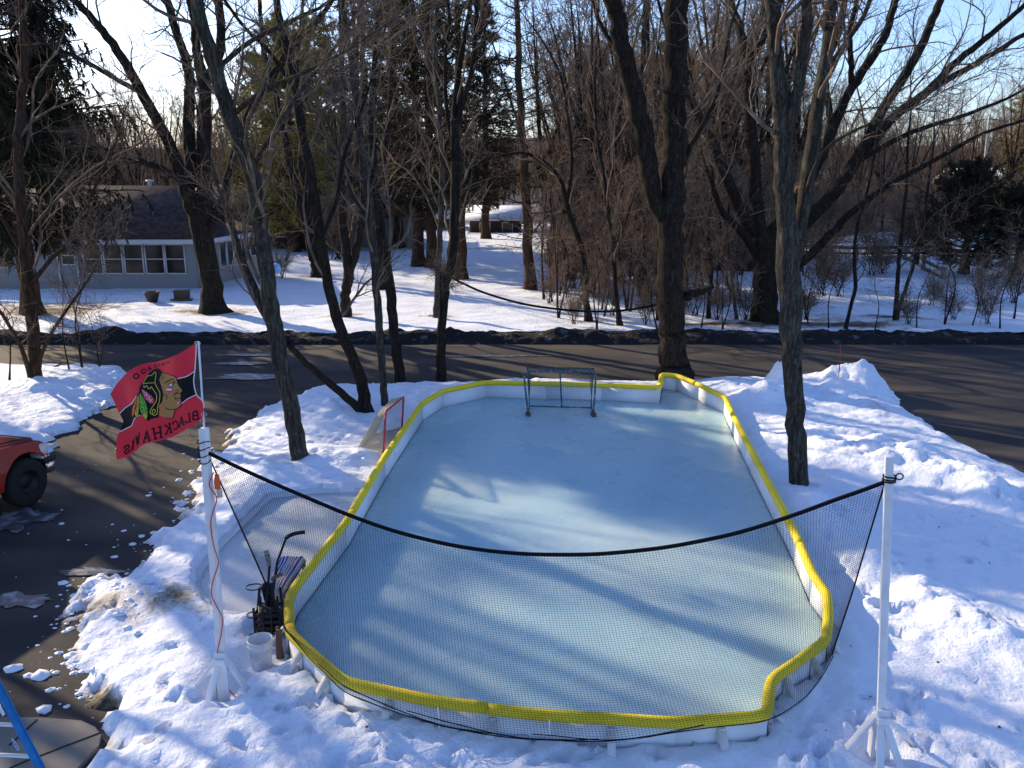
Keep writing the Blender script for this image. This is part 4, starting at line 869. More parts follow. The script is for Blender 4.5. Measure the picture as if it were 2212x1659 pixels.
# ---------------------------------------------------------------- driveway marker, tubing between the trees, reflector
p = G(1813, 803, .75); b = MB(); b.tube([p + Vector((0, 0, -.5)), PD(1815, 772, p.y), PD(1816, 745, p.y + .02)], .012, 6)
tag(b.build('driveway_marker', mat('red_marker', (.30, .05, .04), .5), None, True), 'thin red driveway marker rod stuck in the snow heap by the road', 'marker')
p = [PD(x, y, 24.9) for x, y in ((974, 599), (1000, 612), (1040, 630), (1100, 649), (1160, 662), (1230, 670), (1290, 673), (1350, 670), (1410, 660))] + [PD(1452, 650, 24.0), PD(1500, 634, 24.1), PD(1532, 625, 24.3)]
tag(MB().tube(spline(p, 60), .032, 8).build('black_tubing', M['black'], None, True), 'black tubing slung between the forked tree and the big trunk', 'tubing')
p = G(596, 590, .15); p = PD(598, 581, 17.2)
b = MB(); b.lathe(p, [(0, -.10), (.07, -.08), (.09, 0), (.07, .07), (.03, .11), (0, .115)], 14)
tag(b.build('bird_feeder', mat('blue_clear_plastic', (.25, .45, .75), .15, spec=.8), None, True), 'pale blue plastic bird feeder hanging on the leaning grey trunk', 'bird feeder')
# leaning log from the twin trunk to the leaning tree
# ---------------------------------------------------------------- houses and fences beyond the road
M['siding'] = mat('blue_grey_siding', (.27, .275, .285), .7, wave=(2.6, .6, .03, 'Z')); M['siding2'] = mat('grey_siding', (.36, .35, .34), .7, wave=(2.6, .6, .03, 'Z'))
M['shingle'] = mat('brown_shingles', (.045, .035, .036), .9, noise=(4, (.11, .085, .08), .35, .7), wave=(3.2, .8, .04, 'Y', .6)); M['trimw'] = mat('white_trim', (.62, .63, .66), .5); M['pane'] = mat('window_glass', (.012, .014, .016), .12, spec=.35)
M['house_brown'] = mat('brown_siding', (.06, .045, .04), .8, wave=(2, .5, .03, 'Z')); M['house_green'] = mat('grey_green_wall', (.16, .17, .15), .8, noise=(1, (.20, .20, .18), .4, .7)); M['dark_wall'] = mat('dark_shed_wall', (.022, .022, .028), .8, wave=(3, .6, .02, 'X')); M['brick'] = mat('orange_brick', (.36, .17, .10), .85, noise=(12, (.48, .26, .17), .4, .7))
def hr(x, y): return (x / 3.456) * .8848, (400 + y / 3.456) * .8848
YH = 42.0; corner = G(*hr(1640, 1075), .15); X0 = corner.x; XL = -30.0; YB = 47.8; SK = .20
hz = 2.55
H0 = Vector((X0 - 4, YH + 4, 0)); hs = empty('ranch_house', 'blue grey ranch house with brown shingle roof and a row of white framed windows', 'house', H0)
def sk(x, y, z): return (x + SK * (y - YH), y, z)
b = MB(); b.add([sk(XL, YH, -.1), sk(X0, YH, -.1), sk(X0, YH, hz), sk(XL, YH, hz)], [[0, 1, 2, 3]]); b.build('wall', M['siding'], hs, loc=H0)
b = MB(); b.add([sk(X0, YH, -.1), sk(X0, YB, -.1), sk(X0, YB, hz), sk(X0, YH, hz)], [[0, 1, 2, 3]]); b.add([sk(XL, YB, -.1), sk(XL, YB, hz), sk(X0, YB, hz), sk(X0, YB, -.1)], [[0, 1, 2, 3]]); b.build('wall', M['siding2'], hs, loc=H0)
zr = 4.95; yr = 45.0; gx = X0 - 1.5
b = MB(); th = .14                            # main roof: front and rear slope
for q in ([(XL, YH - .5, hz - .1), (X0 + .35, YH - .5, hz - .1), (gx, yr, zr), (XL, yr, zr)], [(XL, yr, zr), (gx, yr, zr), (X0 + .3, YB + .4, hz - .1), (XL, YB + .4, hz - .1)]):
    A_ = [sk(*p) for p in q]; b.add(A_ + [(p[0], p[1], p[2] - th) for p in A_], [[0, 1, 2, 3], [7, 6, 5, 4], [0, 4, 5, 1], [1, 5, 6, 2], [2, 6, 7, 3], [3, 7, 4, 0]])
rf = b.build('roof', M['shingle'], hs, loc=H0)
b = MB(); q = [(gx + .05, YH + 1.9, hz + .95), (gx + .05, YB - 1.4, hz + .95), (X0 + .5, YB + .4, hz - .10), (X0 + .5, YH - .5, hz - .10)]; A_ = [sk(*p) for p in q]; b.add(A_ + [(p[0], p[1], p[2] - .12) for p in A_], [[0, 1, 2, 3], [7, 6, 5, 4], [0, 4, 5, 1], [1, 5, 6, 2], [2, 6, 7, 3], [3, 7, 4, 0]]); b.build('roof', M['shingle'], hs, loc=H0)
b = MB(); b.add([sk(gx + .12, YH + 1.2, hz + .6), sk(gx + .12, YB - 1.0, hz + .6), sk(gx + .12, yr, zr - .1)], [[0, 1, 2]]); b.build('gable_wall', M['siding2'], hs, loc=H0)
b = MB()
b.beam(sk(XL, YH - .53, hz - .12), sk(X0 + .38, YH - .53, hz - .12), .05, .22); b.beam(sk(X0 + .53, YH - .5, hz - .14), sk(X0 + .53, YB + .4, hz - .14), .05, .22)
b.beam(sk(gx + .2, YH + .9, hz + .55), sk(gx + .2, yr, zr + .03), .05, .16); b.beam(sk(gx + .2, yr, zr + .03), sk(gx + .2, YB - .8, hz + .55), .05, .16)
b.build('fascia', M['trimw'], hs, loc=H0)
for zx in (482, 640): p = RP(*hr(zx, 700), (0, YH, 0), Vector((0, 1, 0))); b = MB(); b.beam((p.x, YH - .06, 0), (p.x, YH - .06, hz), .09, .07); b.build('downspout', M['trimw'], hs, loc=H0)
b = MB(); b.beam((X0, YH - .02, 0), (X0, YH - .02, hz), .14, .10); b.build('corner_board', M['siding'], hs, loc=H0)
def window(pA, pB, z0, z1, mull=.5, dep=.05, fw_=.055):  # between two points of a wall
    pA = Vector(pA); pB = Vector(pB); d = (pB - pA).normalized(); nn = Vector((d.y, -d.x, 0)); b = MB(); a = pA + nn * dep / 2; c = pB + nn * dep / 2
    for z in (z0, z1): b.beam((a.x, a.y, z), (c.x, c.y, z), dep, fw_)
    for q in (a, c): b.beam((q.x, q.y, z0 + fw_ / 2), (q.x, q.y, z1 - fw_ / 2), fw_, dep, up=tuple(nn))
    if mull: zm = z0 + (z1 - z0) * mull; b.beam((a.x, a.y, zm), (c.x, c.y, zm), dep * .9, .045)
    f_ = b.build('window', M['trimw'], hs, loc=H0)
    b = MB(); e = nn * .012; b.add([(pA.x + e.x, pA.y + e.y, z0), (pB.x + e.x, pB.y + e.y, z0), (pB.x + e.x, pB.y + e.y, z1), (pA.x + e.x, pA.y + e.y, z1)], [[0, 1, 2, 3]]); b.build('pane', M['pane'], f_, loc=H0)
for x0, x1 in ((705, 862), (880, 1032), (1052, 1208), (1230, 1385), (1400, 1560)):
    A_ = RP(*hr(x0, 800), (0, YH, 0), Vector((0, 1, 0))); C_ = RP(*hr(x1, 800), (0, YH, 0), Vector((0, 1, 0))); zt = RP(*hr(x0, 680), (0, YH, 0), Vector((0, 1, 0))).z; zb = RP(*hr(x0, 925), (0, YH, 0), Vector((0, 1, 0))).z
    window((A_.x, YH, 0), (C_.x, YH, 0), zb, zt)
for x0, x1, yt, yb in ((530, 618, 690, 850), (-60, 100, 720, 875)):
    A_ = RP(*hr(x0, yb), (0, YH, 0), Vector((0, 1, 0))); C_ = RP(*hr(x1, yt), (0, YH, 0), Vector((0, 1, 0))); window((A_.x, YH, 0), (C_.x, YH, 0), A_.z, C_.z)
for k in range(4): window(sk(X0, YH + 1.9 + k * .72, 0), sk(X0, YH + 2.5 + k * .72, 0), .95, 2.2, 0)
window(sk(X0, YH + 5.0, 0), sk(X0, YH + 5.6, 0), 1.2, 2.2, 0)
window(sk(X0, YH + .4, 0), sk(X0, YH + 1.1, 0), .6, 2.1, .5)
b = MB(); b.lathe(sk(gx - 2.3, yr, zr), [(0, -.1), (.12, -.1), (.12, .18), (.2, .2), (.2, .26), (0, .3)], 12); b.build('roof_vent', M['trimw'], hs, loc=H0)

def simple_house(name, label, cat, c, w_, d_, h_, rise, wall, roof, ridge='X', wins=(), snow=False):
    e = empty(name, label, cat, (c[0], c[1], c[2] if len(c) > 2 else 0)); L0 = Vector(e.location); b = MB(); x, y, z = L0
    for q in ([(-w_ / 2, -d_ / 2), (w_ / 2, -d_ / 2)], [(w_ / 2, -d_ / 2), (w_ / 2, d_ / 2)], [(w_ / 2, d_ / 2), (-w_ / 2, d_ / 2)], [(-w_ / 2, d_ / 2), (-w_ / 2, -d_ / 2)]):
        b.add([(q[0][0], q[0][1], -.3), (q[1][0], q[1][1], -.3), (q[1][0], q[1][1], h_), (q[0][0], q[0][1], h_)], [[0, 1, 2, 3]])
    if ridge == 'X':
        for s in (-1, 1): b.add([(s * w_ / 2, -d_ / 2, h_), (s * w_ / 2, d_ / 2, h_), (s * w_ / 2, 0, h_ + rise)], [[0, 1, 2]])
    else:
        for s in (-1, 1): b.add([(-w_ / 2, s * d_ / 2, h_), (w_ / 2, s * d_ / 2, h_), (0, s * d_ / 2, h_ + rise)], [[0, 1, 2]])
    b.build('wall', wall, e)
    b = MB(); o_ = .4; k = rise / (d_ / 2 if ridge == 'X' else w_ / 2) * o_
    for s in (-1, 1):
        q = [(-w_ / 2 - o_, s * (d_ / 2 + o_), h_ - k), (w_ / 2 + o_, s * (d_ / 2 + o_), h_ - k), (w_ / 2 + o_, 0, h_ + rise + .02), (-w_ / 2 - o_, 0, h_ + rise + .02)] if ridge == 'X' else [(s * (w_ / 2 + o_), -d_ / 2 - o_, h_ - k), (s * (w_ / 2 + o_), d_ / 2 + o_, h_ - k), (0, d_ / 2 + o_, h_ + rise + .02), (0, -d_ / 2 - o_, h_ + rise + .02)]
        b.add(q + [(p[0], p[1], p[2] + .14) for p in q], [[0, 1, 2, 3], [7, 6, 5, 4], [0, 4, 5, 1], [1, 5, 6, 2], [2, 6, 7, 3], [3, 7, 4, 0]])
    b.build('roof', roof, e)
    for (wx, wz, ww, wh_) in wins:
        b = MB(); yy = -d_ / 2 - .03
        for z_ in (wz, wz + wh_): b.box((wx + ww / 2, yy, z_), (ww + .1, .06, .08))
        for x_ in (wx, wx + ww): b.box((x_, yy, wz + wh_ / 2), (.08, .058, wh_ - .08))
        f_ = b.build('window', M['trimw'], e); b = MB(); b.add([(wx, yy + .012, wz), (wx + ww, yy + .012, wz), (wx + ww, yy + .012, wz + wh_), (wx, yy + .012, wz + wh_)], [[0, 1, 2, 3]]); b.build('pane', M['pane'], f_)
    return e
M['snow_roof'] = mat('snowy_roof', (.78, .81, .88), .7, bump=(2, .5, .1))
c = G(712, 540, .0); simple_house('garage', 'pale grey green garage with a broad gable behind the pines', 'garage', (c.x + 1.2, c.y + 4, 0), 9.5, 8, 2.5, 2.3, M['house_green'], M['house_green'], 'Y', [(-3.4, .9, 1.0, 1.1)])
c = G(600, 545, 0); simple_house('brown_house', 'low dark brown house behind the leaning grey trunk', 'house', (c.x - 1.5, c.y + 5, 0), 8, 8, 2.7, 1.8, M['house_brown'], M['shingle'], 'X', [(1.2, 1, 1.1, 1.1), (-2.4, 1, 1.1, 1.1)])
c = G(1575, 573, .5); simple_house('shed', 'dark windowless shed left of the thick fanning tree across the road', 'shed', (c.x, c.y + 2.5, .3), 5.6, 5, 2.3, .9, M['dark_wall'], M['shingle'], 'X')
c = G(1070, 508, 0); simple_house('far_house', 'small distant house with a snow covered roof seen down the open field', 'house', (c.x, c.y + 4, -.6), 4.6, 5, 1.9, .9, M['house_brown'], M['snow_roof'], 'X', [(-1.4, .7, .9, .9), (.6, .7, .9, .9)])
c = G(900, 500, 0); simple_house('far_house', 'distant low house with a snowy roof behind the spruce trunks', 'house', (c.x, c.y + 3, -.6), 7, 6, 1.9, 1.0, M['house_brown'], M['snow_roof'], 'X')
c = G(1490, 470, 0); simple_house('brick_house', 'orange brick house far off behind the right hand trees', 'house', (c.x + 22, c.y + 10, .3), 12, 9, 3.2, 1.6, M['brick'], M['shingle'], 'X', [(-3, 1, 1.3, 1.2), (2, 1, 1.3, 1.2)])
c = G(2190, 470, 0); simple_house('far_house', 'distant house with a snowy roof behind the cedar at the right edge', 'house', (c.x, c.y + 6, 1.2), 10, 8, 2.6, 1.6, M['house_brown'], M['snow_roof'], 'X')
# flower tub and box on the lawn in front of the house
p = G(330, 654, .15); b = MB(); b.lathe(p, [(0, 0), (.19, 0), (.31, .42), (.33, .43), (.33, .48), (.27, .48), (.25, .42), (0, .40)], 16)
tag(b.build('planter', mat('dark_planter', (.05, .035, .03), .8), None, True), 'dark empty flower tub on the snow in front of the ranch house', 'planter')
p = G(392, 648, .15); b = MB(); b.box(p + Vector((0, .1, .2)), (.62, .4, .34), .15); b.box(p + Vector((0, .1, .39)), (.68, .46, .05), .15); b.box(p + Vector((.1, -.25, .04)), (.9, .3, .08), .15)
tag(bevel(b.build('wooden_box', mat('brown_box', (.11, .08, .055), .85)), .01), 'low brown wooden box on the lawn beside the flower tub', 'box')
p = G(1395, 690, .1)
b = MB(); p = G(901, 572, .15); b.beam(p, p + Vector((-.05, 0, .75)), .16, .04); tag(bevel(b.build('wooden_stake', mat('pale_stake', (.5, .46, .38), .8)), .005), 'short pale plank standing in the snow by the twin pine trunks', 'stake')
b = MB(); p = G(1040, 508, 0); b.beam(p, p + Vector((0, 0, 1.1)), .12, .12); b.box(p + Vector((0, 0, 1.25)), (.28, .5, .3)); tag(bevel(b.build('mailbox', M['trim']), .04), 'dark mailbox on a post at the far end of the field', 'mailbox')
# rail fence and picket fence at the right
M['oldwood'] = mat('old_fence_wood', (.16, .13, .10), .9, noise=(5, (.30, .25, .19), .4, .7)); M['palewood'] = mat('pale_picket', (.50, .40, .26), .85, noise=(3, (.34, .27, .18), .4, .7))
A_ = G(1790, 545, .8); C_ = G(2010, 590, .6); pts = [PD(x, y, d) for x, y, d in ((1955, 552, 50), (1995, 575, 46.5), (2035, 600, 43.5))]
fe = empty('rail_fence', 'weathered split rail fence running down the bank under the cedar', 'fence', pts[0]); f0 = Vector(pts[0])
for i in range(3): b = MB(); b.beam(pts[i] + Vector((0, 0, -.9)), pts[i] + Vector((0, 0, .55)), .14, .14); b.build('post', M['oldwood'], fe, loc=f0)
for i in range(2):
    for z_ in (-.45, -.05, .35): b = MB(); b.beam(pts[i] + Vector((-.1, 0, z_)), pts[i + 1] + Vector((.1, .05, z_ - .02)), .07, .15); b.build('rail', M['oldwood'], fe, loc=f0)
pts = [PD(x, y, d) for x, y, d in ((1705, 530, 47), (1850, 536, 47), (1985, 534, 47), (2130, 545, 46))]
fe = empty('rail_fence', 'long low dark rail fence crossing the snowy bank below the picket fence', 'fence', pts[0]); f0 = Vector(pts[0])
for i in range(4): b = MB(); b.beam(pts[i] + Vector((0, 0, -.9)), pts[i] + Vector((0, 0, .2)), .14, .14); b.build('post', M['dark_wall'], fe, loc=f0)
for i in range(3):
    for z_ in (-.3, .1): b = MB(); b.beam(pts[i], pts[i + 1] , .07, .14) if z_ > 0 else b.beam(pts[i] + Vector((0, 0, z_)), pts[i + 1] + Vector((0, 0, z_)), .07, .12); b.build('rail', M['dark_wall'], fe, loc=f0)
pA = PD(2010, 500, 62); pB = PD(2150, 512, 58); fe = empty('picket_fence', 'sunlit pale picket fence behind the snow bank at the right', 'fence', pA); b = MB()
for k in range(46):
    p = pA.lerp(pB, k / 45); b.box(p + Vector((0, 0, -.1 + rng.uniform(-.04, .04))), (.07, .03, 1.9))
for z_ in (-.5, .5): b.beam(pA + Vector((0, .06, z_)), pB + Vector((0, .06, z_)), .04, .09)
b.build('pickets', M['palewood'], fe, loc=Vector(pA))
# snow mound bank behind the rail fence
b = MB(); xs = np.linspace(24, 46, 90); ys = np.linspace(47.5, 62, 60); X, Y = np.meshgrid(xs, ys)
Z = far_z(X, Y) - .1 + 1.1 * np.exp(-((Y - 52.5) / 2.6) ** 2) * np.clip((X - 25) / 3, 0, 1) * np.clip((45 - X) / 3, 0, 1) * (1 + .5 * fbm(X * .8, Y * .8, 4))
grid_mesh('snow_mound', xs, ys, Z, 0 * X, M['snow'])
# pale tree trunk at the far right, built as one straight square bar
b = MB(); p = PD(2116, 470, 60); b.beam((p.x, 60, 0), PD(2138, 250, 60), .13, .13); tag(b.build('pale_tree_trunk', mat('pale_trunk_bark', (.42, .38, .32), .9)), 'pale bare tree trunk rising above the cedar at the right', 'pole')
# ---------------------------------------------------------------- trees
def at_t(P, R, t):                            # interpolate along branches; P [B,n,3], t [B,k]
    n = P.shape[1]; f = t * (n - 1); i = np.clip(f.astype(int), 0, n - 2); u = (f - i)[..., None]
    bi = np.arange(P.shape[0])[:, None]
    p = P[bi, i] * (1 - u) + P[bi, i + 1] * u; T = P[bi, i + 1] - P[bi, i]; T = T / (np.linalg.norm(T, axis=2, keepdims=True) + 1e-9)
    r = R[bi, i] * (1 - u[..., 0]) + R[bi, i + 1] * u[..., 0]
    return p, T, r
def sprout(g, P, R, k, ang, lr, rr, n, wig=.25, up=.1, t0=.15, t1=1.0, Lmin=0., rmax=9., zmin=None, side=None, tip=True):
    B = P.shape[0]
    if B == 0: return np.zeros((0, n, 3)), np.zeros((0, n))
    if k == 0: return np.zeros((0, n, 3)), np.zeros((0, n))
    t = t0 + (t1 - t0) * (np.arange(k)[None] + g.random((B, k))) / k
    if tip: t[:, -1] = .985
    p, T, r = at_t(P, R, t)
    plen = np.linalg.norm(np.diff(P, axis=1), axis=2).sum(1)[:, None] * np.ones((1, k))
    p = p.reshape(-1, 3); T = T.reshape(-1, 3); r = r.ravel(); t = t.ravel(); plen = plen.ravel()
    a = g.normal(size=p.shape); a -= (a * T).sum(1, keepdims=True) * T; a /= np.linalg.norm(a, axis=1, keepdims=True) + 1e-9
    an = g.uniform(ang * .6, ang * 1.3, len(p)); 
    if tip: an = np.where(t > .98, an * .25, an)
    d = np.cos(an)[:, None] * T + np.sin(an)[:, None] * a; d[:, 2] += up; d /= np.linalg.norm(d, axis=1, keepdims=True)
    L = np.maximum(plen * lr * g.uniform(.55, 1.25, len(p)) * (1.15 - .6 * t), Lmin); r0 = np.minimum(r * rr, rmax)
    if zmin is not None: ok = p[:, 2] > zmin; p, d, L, r0 = p[ok], d[ok], L[ok], r0[ok]
    return walk(g, p, d, L, r0, n, wig, up * .35)
def walk(g, p, d, L, r0, n, wig, up):
    pts = [p]; st = (L / (n - 1))[:, None]
    for i in range(n - 1):
        d = d + wig * g.normal(size=d.shape); d[:, 2] += up; d = d / np.linalg.norm(d, axis=1, keepdims=True)
        p = p + d * st; pts.append(p)
    P = np.stack(pts, 1); R = r0[:, None] * np.linspace(1, .35, n)[None]
    return P, R
def bare_tree(name, label, base, limbs, barkm, seed, tw=M['twig'], dens=(9, 7, 6), zmin=2.2, lens=(.32, .42, .5), wig=.22, group=None, flare=1.5, cat='tree', rough=.05, twr=.0045, up=.12):
    g = np.random.default_rng(seed); e = empty(name, label, cat, base, group=group); b0 = np.array(tuple(base))
    tb = MB(); LP = []; LR = []
    for L in limbs:                           # each limb: array [n,4] x y z r in world space
        L = np.asarray(L, float); n = max(14, int(np.linalg.norm(np.diff(L[:, :3], axis=0), axis=1).sum() / .28)); C = spline(L, n)
        C[1:-1, :3] += rough * g.normal(size=(n - 2, 3)) * C[1:-1, 3:4] * 2
        r = np.maximum(C[:, 3], .008)
        if C[0, 2] < b0[2] + .5: r = r * (1 + (flare - 1) * np.exp(-(np.arange(n) * np.linalg.norm(C[1, :3] - C[0, :3])) / .35))
        sd_ = 14 if r.max() > .15 else 9
        V, Q = tubes(C[None, :, :3], r[None], sd_)
        # knobbly cross section
        cc = np.repeat(C[:, :3], sd_, 0); k = 1 + .09 * fbm(V[:, 2] * 1.6 + np.tile(np.arange(sd_), n) * 1.9 + seed, np.tile(np.arange(sd_), n) * .8 + V[:, 2] * .3, 3)
        V = cc + (V - cc) * k[:, None]; tb.add(V - b0, Q)
        q = spline(C, 24); LP.append(q[:, :3]); LR.append(q[:, 3])
    tb.build('trunk', barkm, e, True)
    P = np.array(LP); R = np.array(LR)
    P1, R1 = sprout(g, P, R, int(dens[0] * 1.5), .8, lens[0] * .95, .34, 9, wig * .8, up * .8, .2, zmin=b0[2] + zmin, rmax=.042)
    R1 = np.maximum(R1, twr * 1.6)
    P2, R2 = sprout(g, P1, R1, dens[1], .8, lens[1], .5, 7, wig, up * .6, .15, rmax=.022, Lmin=.5); R2 = np.maximum(R2, twr * 1.1)
    P3, R3 = sprout(g, P2, R2, dens[2], .8, lens[2], .6, 4, wig, up * .5, .1, rmax=.009, Lmin=.34); R3 = np.maximum(R3, twr * .75)
    c = MB(); V, Q = tubes(P1 - b0, R1, 5); c.add(V, Q); V, Q = tubes(P2 - b0, R2, 4); c.add(V, Q); V, Q = tubes(P3 - b0, R3, 3); c.add(V, Q)
    c.build('crown', tw, e, True)
    return e
def px_limb(pts, D0, dd=0.0, ext=6.0, topz=None):
    # pts: (x, y, width in picture units); depth drifts by dd from first to last
    out = []; m = len(pts)
    ys_ = [p[1] for p in pts]; span = max(1, ys_[0] - ys_[-1])
    for k, (x, y, w_) in enumerate(pts):
        D = D0 + dd * (ys_[0] - y) / span if m > 1 else D0
        p = PD(x, y, D); r = w_ * (D * CP + (CAM_H - p.z) * SP) / F / 2; out.append([p.x, p.y, p.z, r])
    if ext > 0:
        a = np.array(out[-1]); d = a[:3] - np.array(out[-2])[:3]; d = d / np.linalg.norm(d); d[2] = max(d[2], .35); d /= np.linalg.norm(d); r = a[3]
        for k in (1, 2, 3): d = d + rng.normal(size=3) * .12; d[2] += .06; d /= np.linalg.norm(d); a = a.copy(); a[:3] += d * ext / 3; a[3] = r * (1 - k * .28); out.append(list(a))
    return out
def ptree(name, label, bx, by, limbs, barkm, seed, bz=.1, **kw):
    base = G(bx, by, bz); L = []; SM = []; ws = kw.pop('ws', .85)
    limbs = [([(x, y, w_ * ws) for x, y, w_ in (l[0] if isinstance(l, tuple) else l)], *(l[1:] if isinstance(l, tuple) else (0.0, 6.0))) for l in limbs]
    for l in limbs:
        dd, ext = 0.0, 6.0
        if isinstance(l, tuple): l, dd, ext = l
        D0 = base.y
        if SM: D0 = min(SM, key=lambda q: (q[0] - l[0][0]) ** 2 + (q[1] - l[0][1]) ** 2)[2]
        q = px_limb(l, D0, dd, ext); L.append(q)
        for i in range(len(l) - 1):
            for t in np.linspace(0, 1, 12): SM.append((l[i][0] + (l[i + 1][0] - l[i][0]) * t, l[i][1] + (l[i + 1][1] - l[i][1]) * t, q[i][1] + (q[i + 1][1] - q[i][1]) * t))
    return bare_tree(name, label, base, L, barkm, seed, **kw)

# --- near trees
ptree('bare_tree', 'tall grey trunk leaning left out of the snow between driveway and rink', 648, 1008, [
    ([(652, 1018, 44), (638, 930, 42), (620, 840, 41), (603, 760, 41), (590, 690, 42), (578, 610, 41), (566, 520, 40), (555, 440, 40), (540, 370, 40), (515, 300, 40), (490, 230, 38), (465, 150, 36), (440, 70, 34), (425, 0, 33)], -.5, 7),
    ([(578, 690, 20), (545, 610, 18), (522, 560, 16), (505, 500, 14), (485, 440, 12), (470, 400, 9)], .8, 2.5),
    ([(540, 370, 16), (590, 290, 14), (640, 210, 12), (700, 130, 10), (740, 80, 8)], 1.0, 3),
    ([(500, 250, 14), (560, 200, 12), (650, 160, 10), (690, 140, 7)], -.8, 2), ([(465, 150, 13), (540, 90, 12), (640, 40, 10), (700, 10, 8)], .6, 3)],
    M['bark_grey'], 11, bz=.15, dens=(7, 6, 6), flare=1.1, lens=(.26, .42, .5))
ptree('bare_tree', 'grey double stemmed trunk standing in the snow right of the rink', 1724, 1045, [
    ([(1727, 1056, 46), (1720, 940, 47), (1714, 820, 48), (1708, 700, 55), (1703, 590, 62), (1698, 480, 50), (1694, 380, 48), (1690, 290, 47), (1686, 220, 44), (1676, 130, 38), (1672, 60, 37), (1666, 0, 36)], .3, 8),
    ([(1700, 300, 30), (1714, 235, 30), (1728, 170, 28), (1738, 90, 27), (1742, 0, 26)], -.4, 7),
    ([(1708, 600, 34), (1722, 520, 36), (1738, 430, 36), (1752, 330, 36), (1766, 230, 34), (1780, 150, 33), (1790, 70, 31), (1798, 0, 30)], .9, 8),
    ([(1740, 420, 12), (1775, 330, 10), (1850, 280, 8), (1900, 262, 6)], -.8, 1.5), ([(1770, 180, 15), (1800, 130, 15), (1850, 60, 13), (1880, 0, 11)], .5, 4)],
    M['bark_grey'], 12, bz=.25, dens=(6, 6, 5), flare=1.1, zmin=6, lens=(.22, .4, .5))
ptree('bare_tree', 'massive dark trunk with a long left limb behind the notched corner of the rink', 1456, 815, [
    ([(1456, 822, 80), (1452, 760, 72), (1448, 690, 70), (1447, 600, 68), (1448, 500, 66), (1452, 400, 66), (1457, 300, 64), (1460, 200, 62), (1462, 100, 62), (1462, 0, 60)], .5, 8),
    ([(1438, 480, 44), (1415, 425, 46), (1398, 340, 50), (1382, 250, 50), (1362, 170, 48), (1345, 100, 46), (1330, 30, 44), (1322, 0, 42)], -.8, 8),
    ([(1478, 640, 26), (1500, 634, 22), (1520, 628, 18), (1540, 618, 14)], -.2, .0), ([(1470, 360, 16), (1500, 300, 15), (1540, 230, 13), (1560, 150, 11)], .8, 4), ([(1350, 130, 14), (1300, 60, 12), (1280, 0, 10)], 1., 4)],
    M['bark_dark'], 13, ws=.82, dens=(6, 6, 6), zmin=4, flare=1.35, lens=(.24, .42, .5))
ptree('bare_tree', 'slim dark trunk curving left with a fallen stem leaning from its foot', 790, 898, [
    ([(794, 905, 36), (786, 850, 30), (770, 790, 28), (745, 735, 27), (722, 670, 27), (706, 600, 26), (694, 520, 26), (682, 440, 25), (668, 360, 24), (652, 280, 23), (640, 200, 22), (625, 120, 21), (608, 60, 19), (598, 0, 18)], .6, 6),
    ([(784, 890, 22), (755, 865, 20), (720, 835, 19), (690, 810, 18), (655, 778, 17), (620, 742, 16)], -1.6, 0),
    ([(694, 520, 12), (730, 420, 10), (745, 330, 9), (780, 240, 7)], 1, 3), ([(640, 200, 13), (580, 110, 11), (520, 50, 9)], -.8, 4)],
    M['bark_dark'], 14, bz=.2, dens=(6, 6, 6), flare=1.2, lens=(.26, .42, .5))
ptree('bare_tree', 'slender upright trunk right of the small red goal', 834, 885, [
    ([(834, 892, 20), (828, 830, 19), (822, 760, 19), (818, 690, 20), (812, 620, 20), (806, 540, 20), (800, 460, 20), (790, 380, 19), (778, 300, 18), (768, 220, 17), (756, 120, 16), (745, 40, 15), (740, 0, 14)], 1.0, 6), ([(806, 540, 11), (790, 470, 10), (760, 420, 9), (750, 370, 7)], .5, 2)],
    M['bark_grey'], 15, bz=.2, dens=(8, 6, 6), flare=1.1, lens=(.24, .42, .5))
ptree('bare_tree', 'dark trunk with a broken shoulder standing at the near road edge', 866, 822, [
    ([(866, 828, 26), (858, 770, 25), (850, 700, 24), (843, 630, 26), (832, 560, 25), (822, 500, 24), (812, 440, 22), (806, 360, 21), (802, 280, 20), (806, 200, 18), (812, 100, 16), (820, 0, 14)], .8, 6), ([(812, 440, 14), (790, 350, 13), (775, 250, 12), (770, 150, 11), (775, 50, 9)], -.5, 5)],
    M['bark_dark'], 16, dens=(8, 6, 6), flare=1.15, lens=(.26, .42, .5))
ptree('bare_tree', 'forked dark trunk with a broken stub that holds the tubing', 952, 815, [
    ([(952, 820, 24), (954, 740, 22), (957, 670, 22), (962, 615, 24), (975, 570, 23), (981, 500, 24), (983, 420, 24), (984, 340, 24), (982, 270, 22), (986, 200, 16), (996, 120, 14), (1012, 40, 12), (1016, 0, 11)], .5, 6), ([(958, 640, 18), (957, 600, 18), (956, 590, 15)], 0, 0), ([(984, 280, 15), (1000, 220, 15), (1020, 150, 13), (1028, 60, 12), (1026, 0, 10)], -.6, 6), ([(980, 330, 12), (965, 240, 11), (962, 130, 9), (970, 30, 8)], .8, 5)],
    M['bark_dark'], 17, dens=(8, 6, 6), flare=1.2, lens=(.26, .42, .5))
